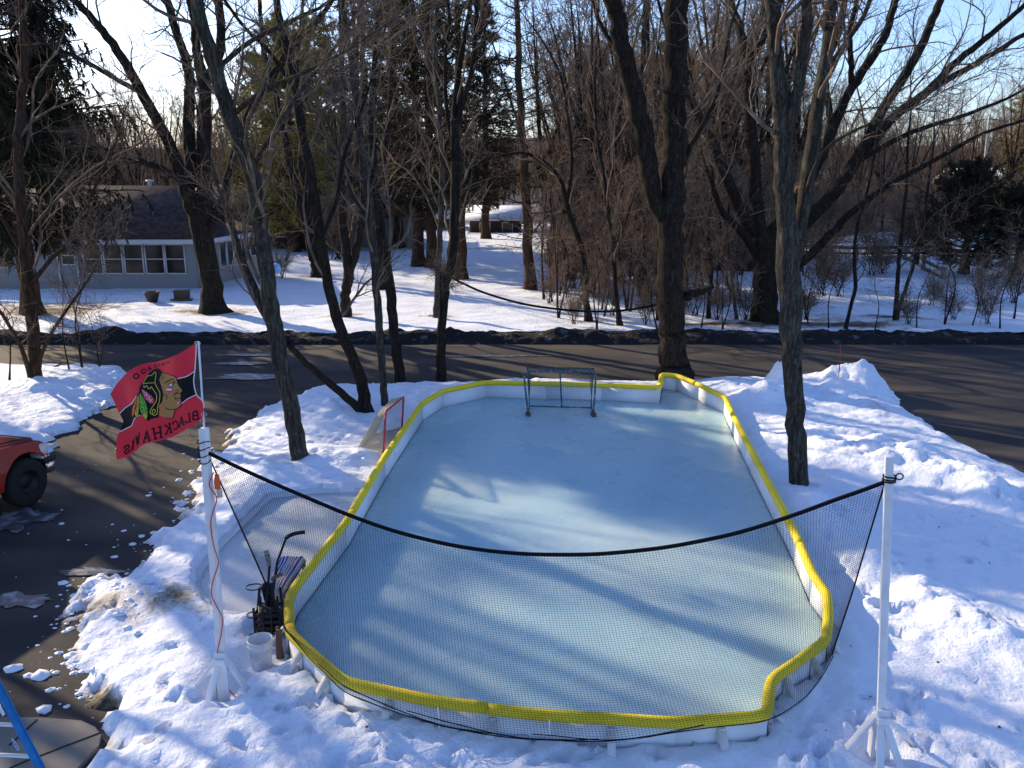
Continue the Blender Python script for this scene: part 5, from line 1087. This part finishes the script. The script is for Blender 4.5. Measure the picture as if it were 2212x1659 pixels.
ptree('bare_tree', 'thick trunked bare tree growing beside the ranch house, limbs fanning up left', 463, 672, [
    ([(464, 682, 66), (458, 640, 60), (450, 580, 58), (440, 520, 60), (430, 470, 66), (420, 430, 66)], .3, 0),
    ([(418, 440, 44), (400, 400, 46), (375, 330, 34), (345, 270, 32), (310, 205, 30), (270, 135, 27), (225, 70, 24), (180, 20, 21), (160, 0, 20)], -1.5, 6),
    ([(420, 400, 34), (412, 330, 36), (406, 250, 34), (410, 180, 30), (395, 110, 26), (375, 50, 24), (362, 0, 22)], 1.0, 7),
    ([(445, 470, 40), (442, 400, 42), (440, 330, 40), (442, 250, 38), (440, 180, 36), (425, 110, 26), (420, 50, 24), (410, 0, 22)], -.6, 7),
    ([(440, 180, 30), (470, 130, 28), (478, 60, 26), (470, 0, 24)], .6, 7),
    ([(450, 500, 36), (480, 440, 30), (495, 380, 26), (510, 320, 26), (545, 230, 24), (590, 160, 22), (640, 90, 18), (690, 40, 15)], 1.6, 5),
    ([(405, 395, 22), (360, 370, 20), (310, 350, 17), (270, 345, 15), (240, 330, 10)], -2.2, 1.5), ([(305, 200, 16), (240, 165, 14), (180, 130, 12), (110, 100, 10), (30, 60, 8)], -2, 2)],
    M['bark_dark'], 18, bz=.15, ws=.74, dens=(8, 7, 6), flare=1.7, zmin=4, lens=(.3, .42, .5))
ptree('bare_tree', 'old bare tree with a very thick trunk across the road, limbs fanning to the right', 1655, 692, [
    ([(1655, 702, 84), (1652, 640, 74), (1650, 580, 74), (1652, 520, 84), (1655, 490, 84)], 0, 0),
    ([(1645, 520, 46), (1610, 470, 42), (1575, 400, 36), (1545, 320, 30), (1520, 270, 26), (1495, 220, 24), (1480, 190, 18)], -1, 5),
    ([(1640, 500, 44), (1635, 440, 44), (1630, 380, 42), (1624, 300, 40), (1618, 220, 38), (1612, 140, 34), (1598, 60, 26), (1580, 0, 22)], .8, 7),
    ([(1612, 140, 22), (1650, 80, 20), (1680, 20, 17)], -.8, 5),
    ([(1668, 500, 44), (1720, 440, 40), (1752, 380, 36), (1785, 310, 34), (1815, 240, 30), (1840, 190, 28), (1880, 130, 26), (1915, 70, 24), (1935, 0, 22)], 1.2, 6),
    ([(1800, 280, 22), (1790, 220, 20), (1782, 150, 18), (1810, 80, 17), (1825, 0, 16)], .6, 6), ([(1840, 190, 19), (1838, 130, 17), (1836, 70, 16), (1850, 0, 14)], -1, 6),
    ([(1672, 540, 46), (1730, 490, 44), (1790, 430, 40), (1835, 370, 38), (1875, 300, 32), (1910, 230, 30), (1950, 170, 28), (1990, 100, 26), (2020, 30, 24), (2032, 0, 22)], 2.0, 6),
    ([(1840, 360, 34), (1890, 300, 32), (1940, 245, 30), (2000, 200, 26), (2060, 140, 22), (2120, 90, 19), (2180, 40, 16), (2212, 10, 14)], -1.5, 5),
    ([(2000, 200, 22), (2050, 170, 20), (2120, 130, 17), (2212, 75, 14)], .8, 4), ([(1850, 350, 18), (1960, 290, 15), (2080, 250, 12), (2170, 215, 9)], 2.2, 3),
    ([(1690, 600, 30), (1740, 560, 28), (1800, 500, 24), (1850, 450, 20), (1930, 395, 17), (2030, 340, 14), (2120, 290, 11), (2212, 260, 8)], -2.0, 3), ([(1640, 560, 28), (1600, 500, 24), (1560, 460, 20), (1540, 400, 15)], -2, 2)],
    M['bark_dark'], 19, bz=.15, ws=.69, dens=(7, 7, 5), flare=1.5, zmin=3, lens=(.3, .42, .5))
ptree('bare_tree', 'bare tree with a brushy foot on the snow left of the driveway', 72, 838, [
    ([(74, 845, 34), (76, 780, 30), (72, 720, 30), (66, 660, 30), (58, 580, 29), (50, 500, 28), (44, 420, 26), (40, 330, 24), (45, 240, 22), (52, 150, 20), (50, 60, 18), (46, 0, 16)], .5, 6), ([(70, 830, 12), (50, 760, 11), (25, 710, 9), (-10, 660, 8)], -.8, 2), ([(62, 620, 12), (110, 560, 11), (150, 520, 9), (190, 440, 8), (225, 360, 6)], -1, 2), ([(56, 560, 11), (10, 480, 10), (-30, 400, 8)], .8, 3), ([(78, 800, 10), (100, 740, 9), (130, 690, 8), (180, 620, 6)], -1.2, 1.5)],
    M['bark_pine'], 20, bz=.2, dens=(9, 7, 6), flare=1.3, zmin=1.0, lens=(.3, .45, .5))
ptree('bare_tree', 'bare tree forking low in the middle of the snowy lawn', 746, 684, [
    ([(747, 690, 26), (746, 640, 24), (752, 600, 27), (750, 560, 24), (742, 500, 22), (738, 420, 20), (736, 330, 18), (742, 240, 16), (738, 140, 14), (735, 0, 11)], .5, 5), ([(752, 600, 20), (768, 550, 20), (780, 490, 19), (786, 420, 18), (782, 330, 16), (770, 240, 14), (768, 120, 11), (760, 0, 9)], .5, 5)],
    M['bark_dark'], 21, bz=.15, flare=1.3, dens=(8, 6, 6))
ptree('bare_tree', 'dark leaning trunk left of the forking lawn tree', 688, 598, [
    ([(690, 602, 30), (680, 560, 27), (668, 510, 25), (655, 460, 24), (638, 400, 22), (622, 330, 20), (608, 270, 18), (590, 190, 16), (570, 110, 13), (560, 0, 10)], .5, 5), ([(660, 480, 18), (665, 420, 17), (650, 350, 16), (655, 270, 14), (640, 180, 12), (650, 60, 10)], 1, 5)],
    M['bark_dark'], 22, bz=.15, flare=1.6, dens=(8, 6, 6))
ptree('bare_tree', 'straight narrow trunk just left of the forked tree with tubing', 943, 686, [
    ([(943, 690, 17), (945, 620, 15), (949, 540, 15), (953, 450, 15), (955, 350, 14), (950, 250, 13), (940, 150, 12), (945, 0, 9)], .5, 5)], M['bark_grey'], 23, bz=.15, flare=1.3, dens=(12, 7, 6))
ptree('bare_tree', 'small tree with its foot by the road bank behind the slender trunk', 820, 625, [
    ([(820, 630, 22), (822, 560, 20), (818, 470, 18), (822, 380, 16), (838, 280, 14), (845, 160, 12), (850, 0, 9)], .5, 5)], M['bark_dark'], 24, bz=.15, dens=(9, 6, 6))
ptree('bare_tree', 'dark trunk arching left from the thicket under the tubing', 1270, 690, [
    ([(1272, 697, 17), (1266, 640, 15), (1262, 590, 15), (1258, 540, 14), (1244, 500, 14), (1226, 450, 13), (1215, 400, 12), (1195, 370, 11), (1160, 340, 9), (1120, 330, 7), (1060, 340, 5)], -.5, 1), ([(1232, 460, 9), (1205, 460, 8), (1170, 480, 6), (1140, 520, 5)], -1.5, .6), ([(1225, 440, 10), (1235, 360, 9), (1230, 280, 8), (1215, 180, 7)], .5, 4)],
    M['bark_dark'], 25, bz=.15, tw=M['twig_red'], dens=(9, 7, 6), zmin=.8)
ptree('bare_tree', 'second thicket trunk just right of the arching one', 1338, 702, [
    ([(1340, 706, 13), (1332, 650, 12), (1328, 590, 11), (1325, 520, 11), (1312, 450, 10), (1305, 380, 9), (1290, 300, 8), (1285, 200, 7), (1290, 60, 6)], -.5, 3), ([(1325, 540, 7), (1350, 480, 6), (1370, 420, 5)], 1, 2)],
    M['bark_dark'], 26, bz=.15, tw=M['twig_red'], dens=(10, 7, 6), zmin=.8)
ptree('bare_tree', 'tall lean trunk in the right of the thicket beside the massive trunk', 1392, 640, [
    ([(1395, 645, 36), (1388, 590, 34), (1385, 520, 32), (1380, 440, 30), (1378, 340, 28), (1384, 240, 26), (1394, 120, 22), (1398, 0, 18)], .5, 6)], M['bark_dark'], 27, bz=.15, tw=M['twig_red'], dens=(10, 7, 6), zmin=1.5)
ptree('bare_tree', 'crooked twin stemmed sapling right of the grey double trunk', 1930, 686, [
    ([(1935, 690, 12), (1938, 620, 11), (1942, 560, 10), (1950, 480, 9), (1958, 400, 8), (1962, 300, 6)], .3, 3), ([(1935, 688, 10), (1950, 640, 9), (1968, 590, 9), (1985, 520, 8), (2000, 440, 7), (2010, 360, 6)], .8, 3)],
    M['bark_dark'], 28, bz=.3, dens=(8, 6, 5), zmin=1.2)
ptree('bare_tree', 'kinked sapling left of the twin stemmed one', 1835, 700, [
    ([(1826, 712, 8), (1838, 660, 9), (1848, 620, 10), (1845, 570, 9), (1850, 500, 8), (1872, 420, 7), (1890, 330, 6)], .3, 3)], M['bark_dark'], 29, bz=.3, dens=(8, 6, 5), zmin=1.0)
ptree('bare_tree', 'thin straight tree standing in front of the shed', 1530, 688, [
    ([(1530, 695, 11), (1532, 640, 10), (1538, 580, 10), (1530, 500, 9), (1540, 400, 8), (1530, 280, 7), (1540, 100, 5)], .3, 3)], M['bark_dark'], 30, bz=.15, tw=M['twig_red'], dens=(11, 7, 6), zmin=.9)
ptree('bare_tree', 'leaning pale stemmed tree before the shed wall', 1588, 690, [
    ([(1592, 694, 8), (1584, 630, 8), (1578, 570, 7), (1570, 500, 7), (1575, 420, 6), (1560, 300, 5)], .3, 3)], M['bark_grey'], 31, bz=.15, tw=M['twig_red'], dens=(10, 7, 6), zmin=.9)

# --- evergreens
def conifer(name, label, base, h, spread, seed, z0=2.0, whorl=.55, per=6, droop=-.25, needles=M['needle_dark'], trunk_r=.2, lean=(0, 0), nlen=.10, ndens=10, open_=0.0, hang=0.0, group=None, barkm=None, prof=1.0, bend=None, topk=.25, nw=.05):
    g = np.random.default_rng(seed); e = empty(name, label, 'tree', base, group=group)
    n = 26; t = np.linspace(0, 1, n); C = np.stack([lean[0] * t, lean[1] * t, -.15 + (h + .15) * t], 1); C[1:-1, :2] += .04 * g.normal(size=(n - 2, 2))
    r = trunk_r * (1 - t) ** .8 + .012; r = r * (1 + .5 * np.exp(-t * h / .4))
    b = MB(); V, Q = tubes(C[None], r[None], 10); b.add(V, Q)
    z = np.arange(z0, h - .2, whorl); P0 = []; D0 = []; L0 = []
    for zz in z:
        q = (zz - z0) / max(.1, h - z0); L = spread * max(topk * (1 - q), (1 - q) ** prof if q > .12 else .5 + 4 * q * (1 - .12) ** prof / 1) 
        L = min(L, spread)
        for k in range(per):
            if g.random() < open_: continue
            a = g.uniform(0, 2 * math.pi); P0.append([lean[0] * zz / h, lean[1] * zz / h, zz + g.uniform(-.2, .2)]); D0.append([math.cos(a), math.sin(a), droop + .45 * q + g.normal() * .08]); L0.append(L * g.uniform(.6, 1.15))
    P0, D0, L0 = map(np.array, (P0, D0, L0)); D0 /= np.linalg.norm(D0, axis=1, keepdims=True)
    P1, R1 = walk(g, P0, D0, L0, .012 + .012 * L0, 9, .07, .03); V, Q = tubes(P1, R1, 4); b.add(V, Q)
    P2, R2 = sprout(g, P1, R1, 9, .85, .30, .5, 5, .12, -.05 - hang, .25); P2[:, :, 2] -= hang * np.linspace(0, 1, 5)[None] ** 1.5 * .6; V, Q = tubes(P2, np.maximum(R2, .004), 3); b.add(V, Q)
    b.build('trunk', barkm or M['bark_pine'], e, True)
    # needle tufts along the outer branches
    def tufts(P, k, s):
        k = int(k * 1.6)
        B = len(P); t = g.uniform(.12, 1, (B, k)); p, T, _ = at_t(P, np.ones(P.shape[:2]), t); p = p.reshape(-1, 3); T = T.reshape(-1, 3)
        d = T * .75 + g.normal(size=p.shape) * .55; d[:, 2] -= hang * .9; d /= np.linalg.norm(d, axis=1, keepdims=True); w_ = np.cross(d, g.normal(size=p.shape)); w_ /= np.linalg.norm(w_, axis=1, keepdims=True)
        L = nlen * s * g.uniform(.6, 1.4, (len(p), 1)); W_ = nw * .6 * g.uniform(.6, 1.3, (len(p), 1))
        V = np.stack([p - w_ * W_ / 2, p + w_ * W_ / 2, p + d * L], 1).reshape(-1, 3); return V, np.arange(len(V)).reshape(-1, 3)
    c = MB(); V, T = tufts(P2, ndens, 1.0); c.add(V, T); V, T = tufts(P1, ndens, 1.0); c.add(V, T)
    c.build('crown', needles, e)
    return e
# big drooping spruce at the left edge, close to the road
c = G(92, 675, .15); conifer('spruce_tree', 'huge dark spruce with drooping boughs in front of the ranch house', (c.x - .4, c.y, .1), 17, 4.9, 51, z0=3.5, whorl=.40, per=9, droop=-.22, trunk_r=.36, hang=.55, ndens=22, nlen=.34, nw=.09, prof=.7)
c = G(905, 574, .15); conifer('pine_tree', 'left one of the twin pines with bare trunks in the field', c, 21, 3.8, 52, z0=3.2, whorl=.55, per=6, droop=-.1, trunk_r=.34, needles=M['needle_brown'], nlen=.28, nw=.07, ndens=16, open_=.1, prof=.7)
c = G(933, 577, .15); conifer('pine_tree', 'right one of the twin pines with bare trunks in the field', c, 22, 4.0, 53, z0=3.6, whorl=.55, per=6, droop=-.08, trunk_r=.31, needles=M['needle_brown'], nlen=.28, nw=.07, ndens=16, open_=.1, prof=.7)
c = G(996, 602, .15); conifer('pine_tree', 'straight pine right of the forked tree with flat dark boughs', c, 20, 3.9, 54, z0=4.0, whorl=.55, per=5, droop=-.05, trunk_r=.30, nlen=.28, nw=.07, ndens=16, open_=.05, prof=.75)
c = G(1146, 625, .15); conifer('spruce_tree', 'slender spruce with a pinkish bare trunk at the edge of the thicket', c, 19, 2.6, 55, z0=2.0, whorl=.5, per=5, droop=.0, trunk_r=.25, nlen=.10, ndens=3, open_=.25, lean=(-1.1, 0), prof=.6)
c = G(862, 535, .15); conifer('spruce_tree', 'broad spruce with brownish lower boughs beside the garage', c, 20, 4.8, 56, z0=2.5, whorl=.5, per=6, droop=-.12, trunk_r=.42, needles=M['needle_brown'], nlen=.28, nw=.08, ndens=16, prof=.75)
c = G(800, 530, .15); conifer('spruce_tree', 'tall dark spruce left of the broad one', c, 22, 4.6, 57, z0=4, whorl=.55, per=6, droop=-.12, trunk_r=.4, nlen=.28, nw=.08, ndens=15, prof=.75)
c = G(1050, 515, .15); conifer('spruce_tree', 'dark spruce at the end of the open field', c, 19, 4.2, 58, z0=3, whorl=.55, per=6, droop=-.12, trunk_r=.35, nlen=.28, nw=.08, ndens=15, prof=.8)
for k, (x, y, hh, lab) in enumerate(((640, 545, 15, 'yellow green white pine behind the leaning dark trunk'), (585, 520, 14, 'olive white pine rising behind the brown house'), (700, 515, 17, 'sunlit olive white pine above the garage'), (2085, 480, 17, 'loose olive pine behind the right hand tree limbs'), (1420, 500, 16, 'yellowish pine glimpsed through the thicket'), (1330, 490, 12, 'low golden pine at the back of the thicket'))):
    c = G(x, y, .1); conifer('white_pine', lab, (c.x, min(c.y, 80), 0), hh, 4.8, 60 + k, z0=2.0, whorl=.6, per=8, droop=.02, trunk_r=.3, needles=M['needle_olive'], nlen=.36, nw=.09, ndens=20, prof=.5, open_=.05)
c = G(2070, 600, .6); conifer('cedar_tree', 'low wide dark cedar above the rail fence at the right', (c.x + 1.0, c.y + 1.5, .8), 5.2, 3.6, 70, z0=.4, whorl=.3, per=9, droop=.05, trunk_r=.2, nlen=.22, nw=.06, ndens=16, prof=.55)
c = G(2180, 600, .6); conifer('cedar_tree', 'dark cedar cut by the right edge of the view', (c.x + .6, c.y + .5, .8), 4.2, 2.8, 71, z0=.4, whorl=.3, per=8, droop=.05, trunk_r=.2, nlen=.2, nw=.06, ndens=14, prof=.55)
c = G(1590, 560, .4); conifer('cedar_tree', 'squat evergreen between the shed and the thick trunked tree', (c.x + 4.5, 66, .8), 5.5, 2.6, 72, z0=.6, whorl=.4, per=7, droop=.05, trunk_r=.15, nlen=.22, nw=.06, ndens=12, prof=.6, needles=M['needle_brown'])

# --- background woods: eight kinds of bare tree, copied
def wood_tree(seed, h, r, forks, tw, dens=(8, 6, 5), spread=.35, zmin=1.8, barkm=None):
    g = np.random.default_rng(seed); L = []
    top = np.array([g.normal() * .6, g.normal() * .6, h * .4, r * .75]); L.append([[0, 0, -.2, r], [g.normal() * .15, g.normal() * .15, h * .2, r * .85], list(top)])
    for k in range(forks):
        a = 2 * math.pi * k / forks + g.uniform(-.5, .5); s = g.uniform(.5, 1.3) * spread * h * .4; z0 = h * g.uniform(.22, .4)
        p0 = np.array([top[0] * z0 / (h * .4), top[1] * z0 / (h * .4), z0, r * .55])
        L.append([list(p0), [p0[0] + math.cos(a) * s * .45, p0[1] + math.sin(a) * s * .45, z0 + (h - z0) * .35, r * .42], [p0[0] + math.cos(a) * s * .8, p0[1] + math.sin(a) * s * .8, z0 + (h - z0) * .7, r * .25], [p0[0] + math.cos(a) * s, p0[1] + math.sin(a) * s, h * g.uniform(.85, 1.0), r * .08]])
    return bare_tree('bare_tree', 'x', (0, 0, 0), L, barkm or M['bark_dark'], seed, tw=tw, dens=dens, zmin=zmin, twr=.0095, flare=1.3)
protos = [wood_tree(100 + k, h, r, f, M['twig_red'] if k % 2 else M['twig'], spread=s) for k, (h, r, f, s) in enumerate(((16, .20, 5, .6), (18, .26, 6, .5), (14, .15, 5, .7), (19, .22, 4, .4), (15, .17, 6, .8), (12, .12, 5, .6)))]
gw = np.random.default_rng(5); used = [False] * len(protos)
def put(pr_i, loc, rz, sc, label, group):
    p = protos[pr_i]
    if not used[pr_i]:
        used[pr_i] = True; p.location = loc; p.rotation_euler = (0, 0, rz); p.scale = (sc, sc, sc); p['label'] = label; p['group'] = group; return p
    return copy_thing(p, loc, rz, sc, label, group)
spots = []
def okspot(x, y, dmin):
    if any((x - a) ** 2 + (y - b_) ** 2 < dmin ** 2 for a, b_ in spots): return False
    if XL - 2 < x < X0 + 6 and 38 < y < 54: return False
    u = x / y
    if y < 95 and -.17 < u < .035: return False      # the open field stays open
    if y < 62 and -.33 < u < -.15: return False
    if 44 < y < 66 and 21 < x < 46: return False
    return True
for y0, y1, cnt, xw, dm in ((50, 64, 40, .72, 2.0), (64, 84, 80, .74, 2.2), (84, 112, 90, .74, 2.6), (112, 160, 90, .74, 3.4)):
    k = 0; tries = 0
    while k < cnt and tries < 4000:
        tries += 1; y = gw.uniform(y0, y1); x = gw.uniform(-xw, xw) * y
        if not okspot(x, y, dm): continue
        spots.append((x, y)); side = 'left' if x < -.17 * y else 'right'; k += 1
        put(int(gw.integers(0, 6)), (x, y, float(far_z(x, y)) - .1 if y < 100 else 0), gw.uniform(0, 6.3), (gw.uniform(.72, 1.0) if .03 < x / y < .33 and y < 90 else gw.uniform(.46, .66) * (1 + max(0, y - 90) / 140)), 'bare brown tree in the woods %s of the open snowy field' % side, 'bare trees in the %s woods' % side)
# thicket of thin saplings between the open field and the massive trunk
sap = []
for k in range(5):
    g = np.random.default_rng(200 + k); h = g.uniform(4, 7.5); L = [[[0, 0, -.1, .05], [g.normal() * .25, g.normal() * .2, h * .35, .035], [g.normal() * .5, g.normal() * .4, h * .7, .022], [g.normal() * .9, g.normal() * .6, h, .008]]]
    if k % 2: L.append([[0, 0, 0, .035], [g.normal() * .5, g.normal() * .4, h * .4, .025], [g.normal() * .9, g.normal() * .8, h * .85, .008]])
    sap.append(bare_tree('sapling', 'x', (0, 0, 0), L, M['bark_dark'], 200 + k, tw=M['twig_red'], dens=(7, 5, 4), zmin=.5, twr=.006, cat='sapling', lens=(.34, .5, .5)))
brush = []
for k in range(3):
    g = np.random.default_rng(300 + k); L = []
    for q in range(11):
        a = g.uniform(0, 6.28); l_ = g.uniform(.9, 1.9); s = g.uniform(.3, .9); L.append([[g.normal() * .1, g.normal() * .1, 0, .012], [math.cos(a) * s * .5, math.sin(a) * s * .5, l_ * .55, .009], [math.cos(a) * s, math.sin(a) * s, l_, .004]])
    brush.append(bare_tree('brush', 'x', (0, 0, 0), L, M['bark_dark'], 300 + k, tw=M['twig_red'], dens=(6, 5, 0), zmin=.05, twr=.0045, cat='shrub', flare=1))
us = {}
def put2(lst, i, loc, rz, sc, label, group):
    p = lst[i]; key = p.name
    if key not in us: us[key] = 1; p.location = loc; p.rotation_euler = (0, 0, rz); p.scale = (sc,) * 3; p['label'] = label; p['group'] = group; return p
    return copy_thing(p, loc, rz, sc, label, group)
k = 0; tries = 0; sp2 = []
while k < 80 and tries < 3000:
    tries += 1; y = gw.uniform(33, 56); u = gw.uniform(.035, .30) if y < 44 else gw.uniform(.03, .34)
    x = u * y
    if any((x - a) ** 2 + (y - b_) ** 2 < .5 for a, b_ in sp2) or (abs(x - 13) < 1.4 and abs(y - 34) < 2): continue
    sp2.append((x, y)); put2(sap, int(gw.integers(0, 5)), (x, y, float(far_z(x, y)) - .05), gw.uniform(0, 6.3), gw.uniform(.7, 1.15), 'thin bare sapling in the thicket right of the open field', 'saplings in the thicket'); k += 1
for x_, y_, s_ in ((1290, 712, .6), (1420, 712, .6), (1515, 706, .5), (1560, 712, .5), (1745, 700, .5), (1790, 708, .5), (1980, 708, .5), (2040, 700, .6), (2100, 705, .5), (2160, 712, .55), (2190, 690, .7), (1890, 712, .4)):
    c = G(x_, y_, .15); put2(sap, int(gw.integers(0, 5)), c, gw.uniform(0, 6.3), s_, 'small leafless sapling by the dirty bank across the road', 'small saplings along the bank')
for k, (x_, y_, s_) in enumerate(((1188, 655, .9), (1240, 700, .8), (1320, 680, 1.), (1395, 700, .9), (1470, 700, .9), (1500, 680, 1.1), (1550, 690, .9), (1610, 690, .9), (1770, 640, 1.5), (1810, 640, 1.2), (1740, 690, .9), (1880, 600, 1.3), (1905, 598, 1.3), (2010, 660, .8), (2120, 660, 1.), (2190, 655, 1.1), (2060, 690, .7), (2130, 700, .7), (1960, 700, .7), (610, 600, .9))):
    c = G(x_, y_, .2); put2(brush, k % 3, c, gw.uniform(0, 6.3), s_, 'low leafless bush on the snow across the road', 'low bushes across the road')
for k, (x_, y_, s_) in enumerate(((150, 800, .45), (178, 795, .55), (20, 820, .5), (215, 800, .35))):
    c = G(x_, y_, .25); put2(sap, k % 5, c, gw.uniform(0, 6.3), s_, 'thin sapling on the snow left of the driveway', 'saplings left of the driveway')
for k, (u, y, sc) in enumerate(((.045, 52, .95), (.07, 46, .85), (.10, 55, 1.05), (.125, 44, .8), (.155, 50, 1.0), (.19, 58, 1.1), (.215, 47, .9), (.25, 53, 1.0), (.085, 62, 1.1), (.30, 60, 1.0))):
    put(k % 6, (u * y, y, float(far_z(u * y, y)) - .1), gw.uniform(0, 6.3), sc, 'bare brown tree in the woods right of the open snowy field', 'bare trees in the right woods')
# trees that stand just outside the left of the picture and shade the yard
for k, (x_, y_, sc) in enumerate(((-19.5, 24, 1.0), (-24, 29, 1.1), (-15.5, 17.5, .9), (-30, 33, 1.1), (-21, 18, 1.0), (-12.5, 12, .8))):
    spots.append((x_, y_)); put([1, 3, 0, 4, 2, 5][k], (x_, y_, 0), gw.uniform(0, 6.3), sc, 'bare tree beyond the left edge of the driveway', 'trees left of the driveway')
# more leafless undergrowth among the woods
for k in range(165):
    y = gw.uniform(50, 92); u = gw.uniform(.05, .62) if k % 3 else gw.uniform(-.62, -.18)
    if k > 140: y = gw.uniform(38, 60); u = gw.uniform(.05, .30)
    x = u * y
    if XL - 2 < x < X0 + 7 and y < 54: continue
    put2(brush, k % 3, (x, y, float(far_z(x, y))), gw.uniform(0, 6.3), gw.uniform(1.2, 2.2) * (1 if k <= 140 else .8), 'tangled leafless undergrowth bush among the woods', 'undergrowth in the woods')
# distant woods as one mass
g = np.random.default_rng(9); B = 9000; p = np.stack([g.uniform(-190, 190, B), g.uniform(150, 300, B), np.zeros(B)], 1); d = np.tile(np.array([[0, 0, 1.0]]), (B, 1)); L = g.uniform(6, 10, B)
P1, R1 = walk(g, p, d, L, g.uniform(.08, .2, B), 5, .06, 0); P2, R2 = sprout(g, P1, R1, 7, .6, .35, .5, 4, .2, .25, .3)
b = MB(); V, Q = tubes(P1, R1, 3); b.add(V, Q); V, Q = tubes(P2, np.maximum(R2, .03), 3); b.add(V, Q)
tag(b.build('distant_woods', M['twig']), kind='stuff')
# ---------------------------------------------------------------- lumps of ice and snow crumbs on the drive, twigs on the snow
g = np.random.default_rng(21); b = MB()
def lump(c, s):
    a = np.linspace(0, 2 * math.pi, 7)[:-1]; V = []
    for z, k in ((-.2, 1), (.25, .85), (.5, .4)): V += [(c[0] + s * k * math.cos(t) * g.uniform(.7, 1.2), c[1] + s * k * math.sin(t) * g.uniform(.6, 1.1), c[2] + s * .7 * z * g.uniform(.5, 1.1)) for t in a]
    Q = [[r * 6 + i, r * 6 + (i + 1) % 6, (r + 1) * 6 + (i + 1) % 6, (r + 1) * 6 + i] for r in (0, 1) for i in range(6)]
    V.append((c[0], c[1], c[2] + s * .5)); b.add(V, Q); b.add(V[-7:], [[i, (i + 1) % 6, 6] for i in range(6)])
edge = [(150, 1480), (130, 1420), (165, 1340), (190, 1265), (320, 1195), (395, 1085), (440, 995), (300, 1330), (230, 1300)]
for k in range(300):
    i = int(g.integers(0, len(edge))); x, y = edge[i]; c = G(x + g.normal() * 34, y + g.normal() * 26, 0); s = g.exponential(.022) + .008
    if segdist(np.array([c.x]), np.array([c.y]), yard)[0] > 1.1: continue
    lump((c.x, c.y, snow_z(c.x, c.y)), min(s, .10))
for x, y, s in ((375, 905, .06), (133, 1132, .05), (475, 1205, .05), (245, 1300, .05), (88, 1460, .14), (30, 1445, .12), (120, 1455, .05), (95, 1535, .10), (155, 1418, .11), (190, 1405, .11), (185, 1375, .10), (260, 1360, .09), (300, 1400, .06), (160, 1455, .05), (170, 1500, .05), (140, 1565, .045), (155, 1578, .03)):
    c = G(x, y, 0); lump((c.x, c.y, snow_z(c.x, c.y) + .01), s)
for k in range(260):
    c = Vector((g.uniform(-9, -4.3), g.uniform(6.5, 20), 0)); lump((c.x, c.y, snow_z(c.x, c.y)), g.exponential(.010) + .004)
M['crumb'] = mat('ice_crumbs', (.78, .81, .86), .5, bump=(30, .5, .01)); tag(b.build('ice_crumbs', M['crumb'], None, True), kind='stuff')
# thin icy patches on road and drive
b = MB(); 
for x, y, rx, ry in ((545, 768, .9, .16), (525, 786, .9, .2), (560, 815, 1.1, .35), (40, 1125, .5, .5), (205, 1238, .55, .12), (30, 1300, .5, .2), (1050, 770, 2.0, .12), (700, 862, .8, .5)):
    c = G(x, y, 0); k = 40; th_ = np.linspace(0, 2 * math.pi, k, endpoint=False); rr = 1 + .7 * fbm(np.cos(th_) * 2.6 + x, np.sin(th_) * 2.6 + y, 5, .7)
    b.ngon([(c.x + rx * r * math.cos(t), c.y + ry * r * math.sin(t), .022) for r, t in zip(rr, th_)])
tag(b.build('ice_patches', mat('thin_road_ice', (.07, .07, .08), .35, noise=(5, (.38, .40, .45), .5, .72), spec=.5)), kind='structure')
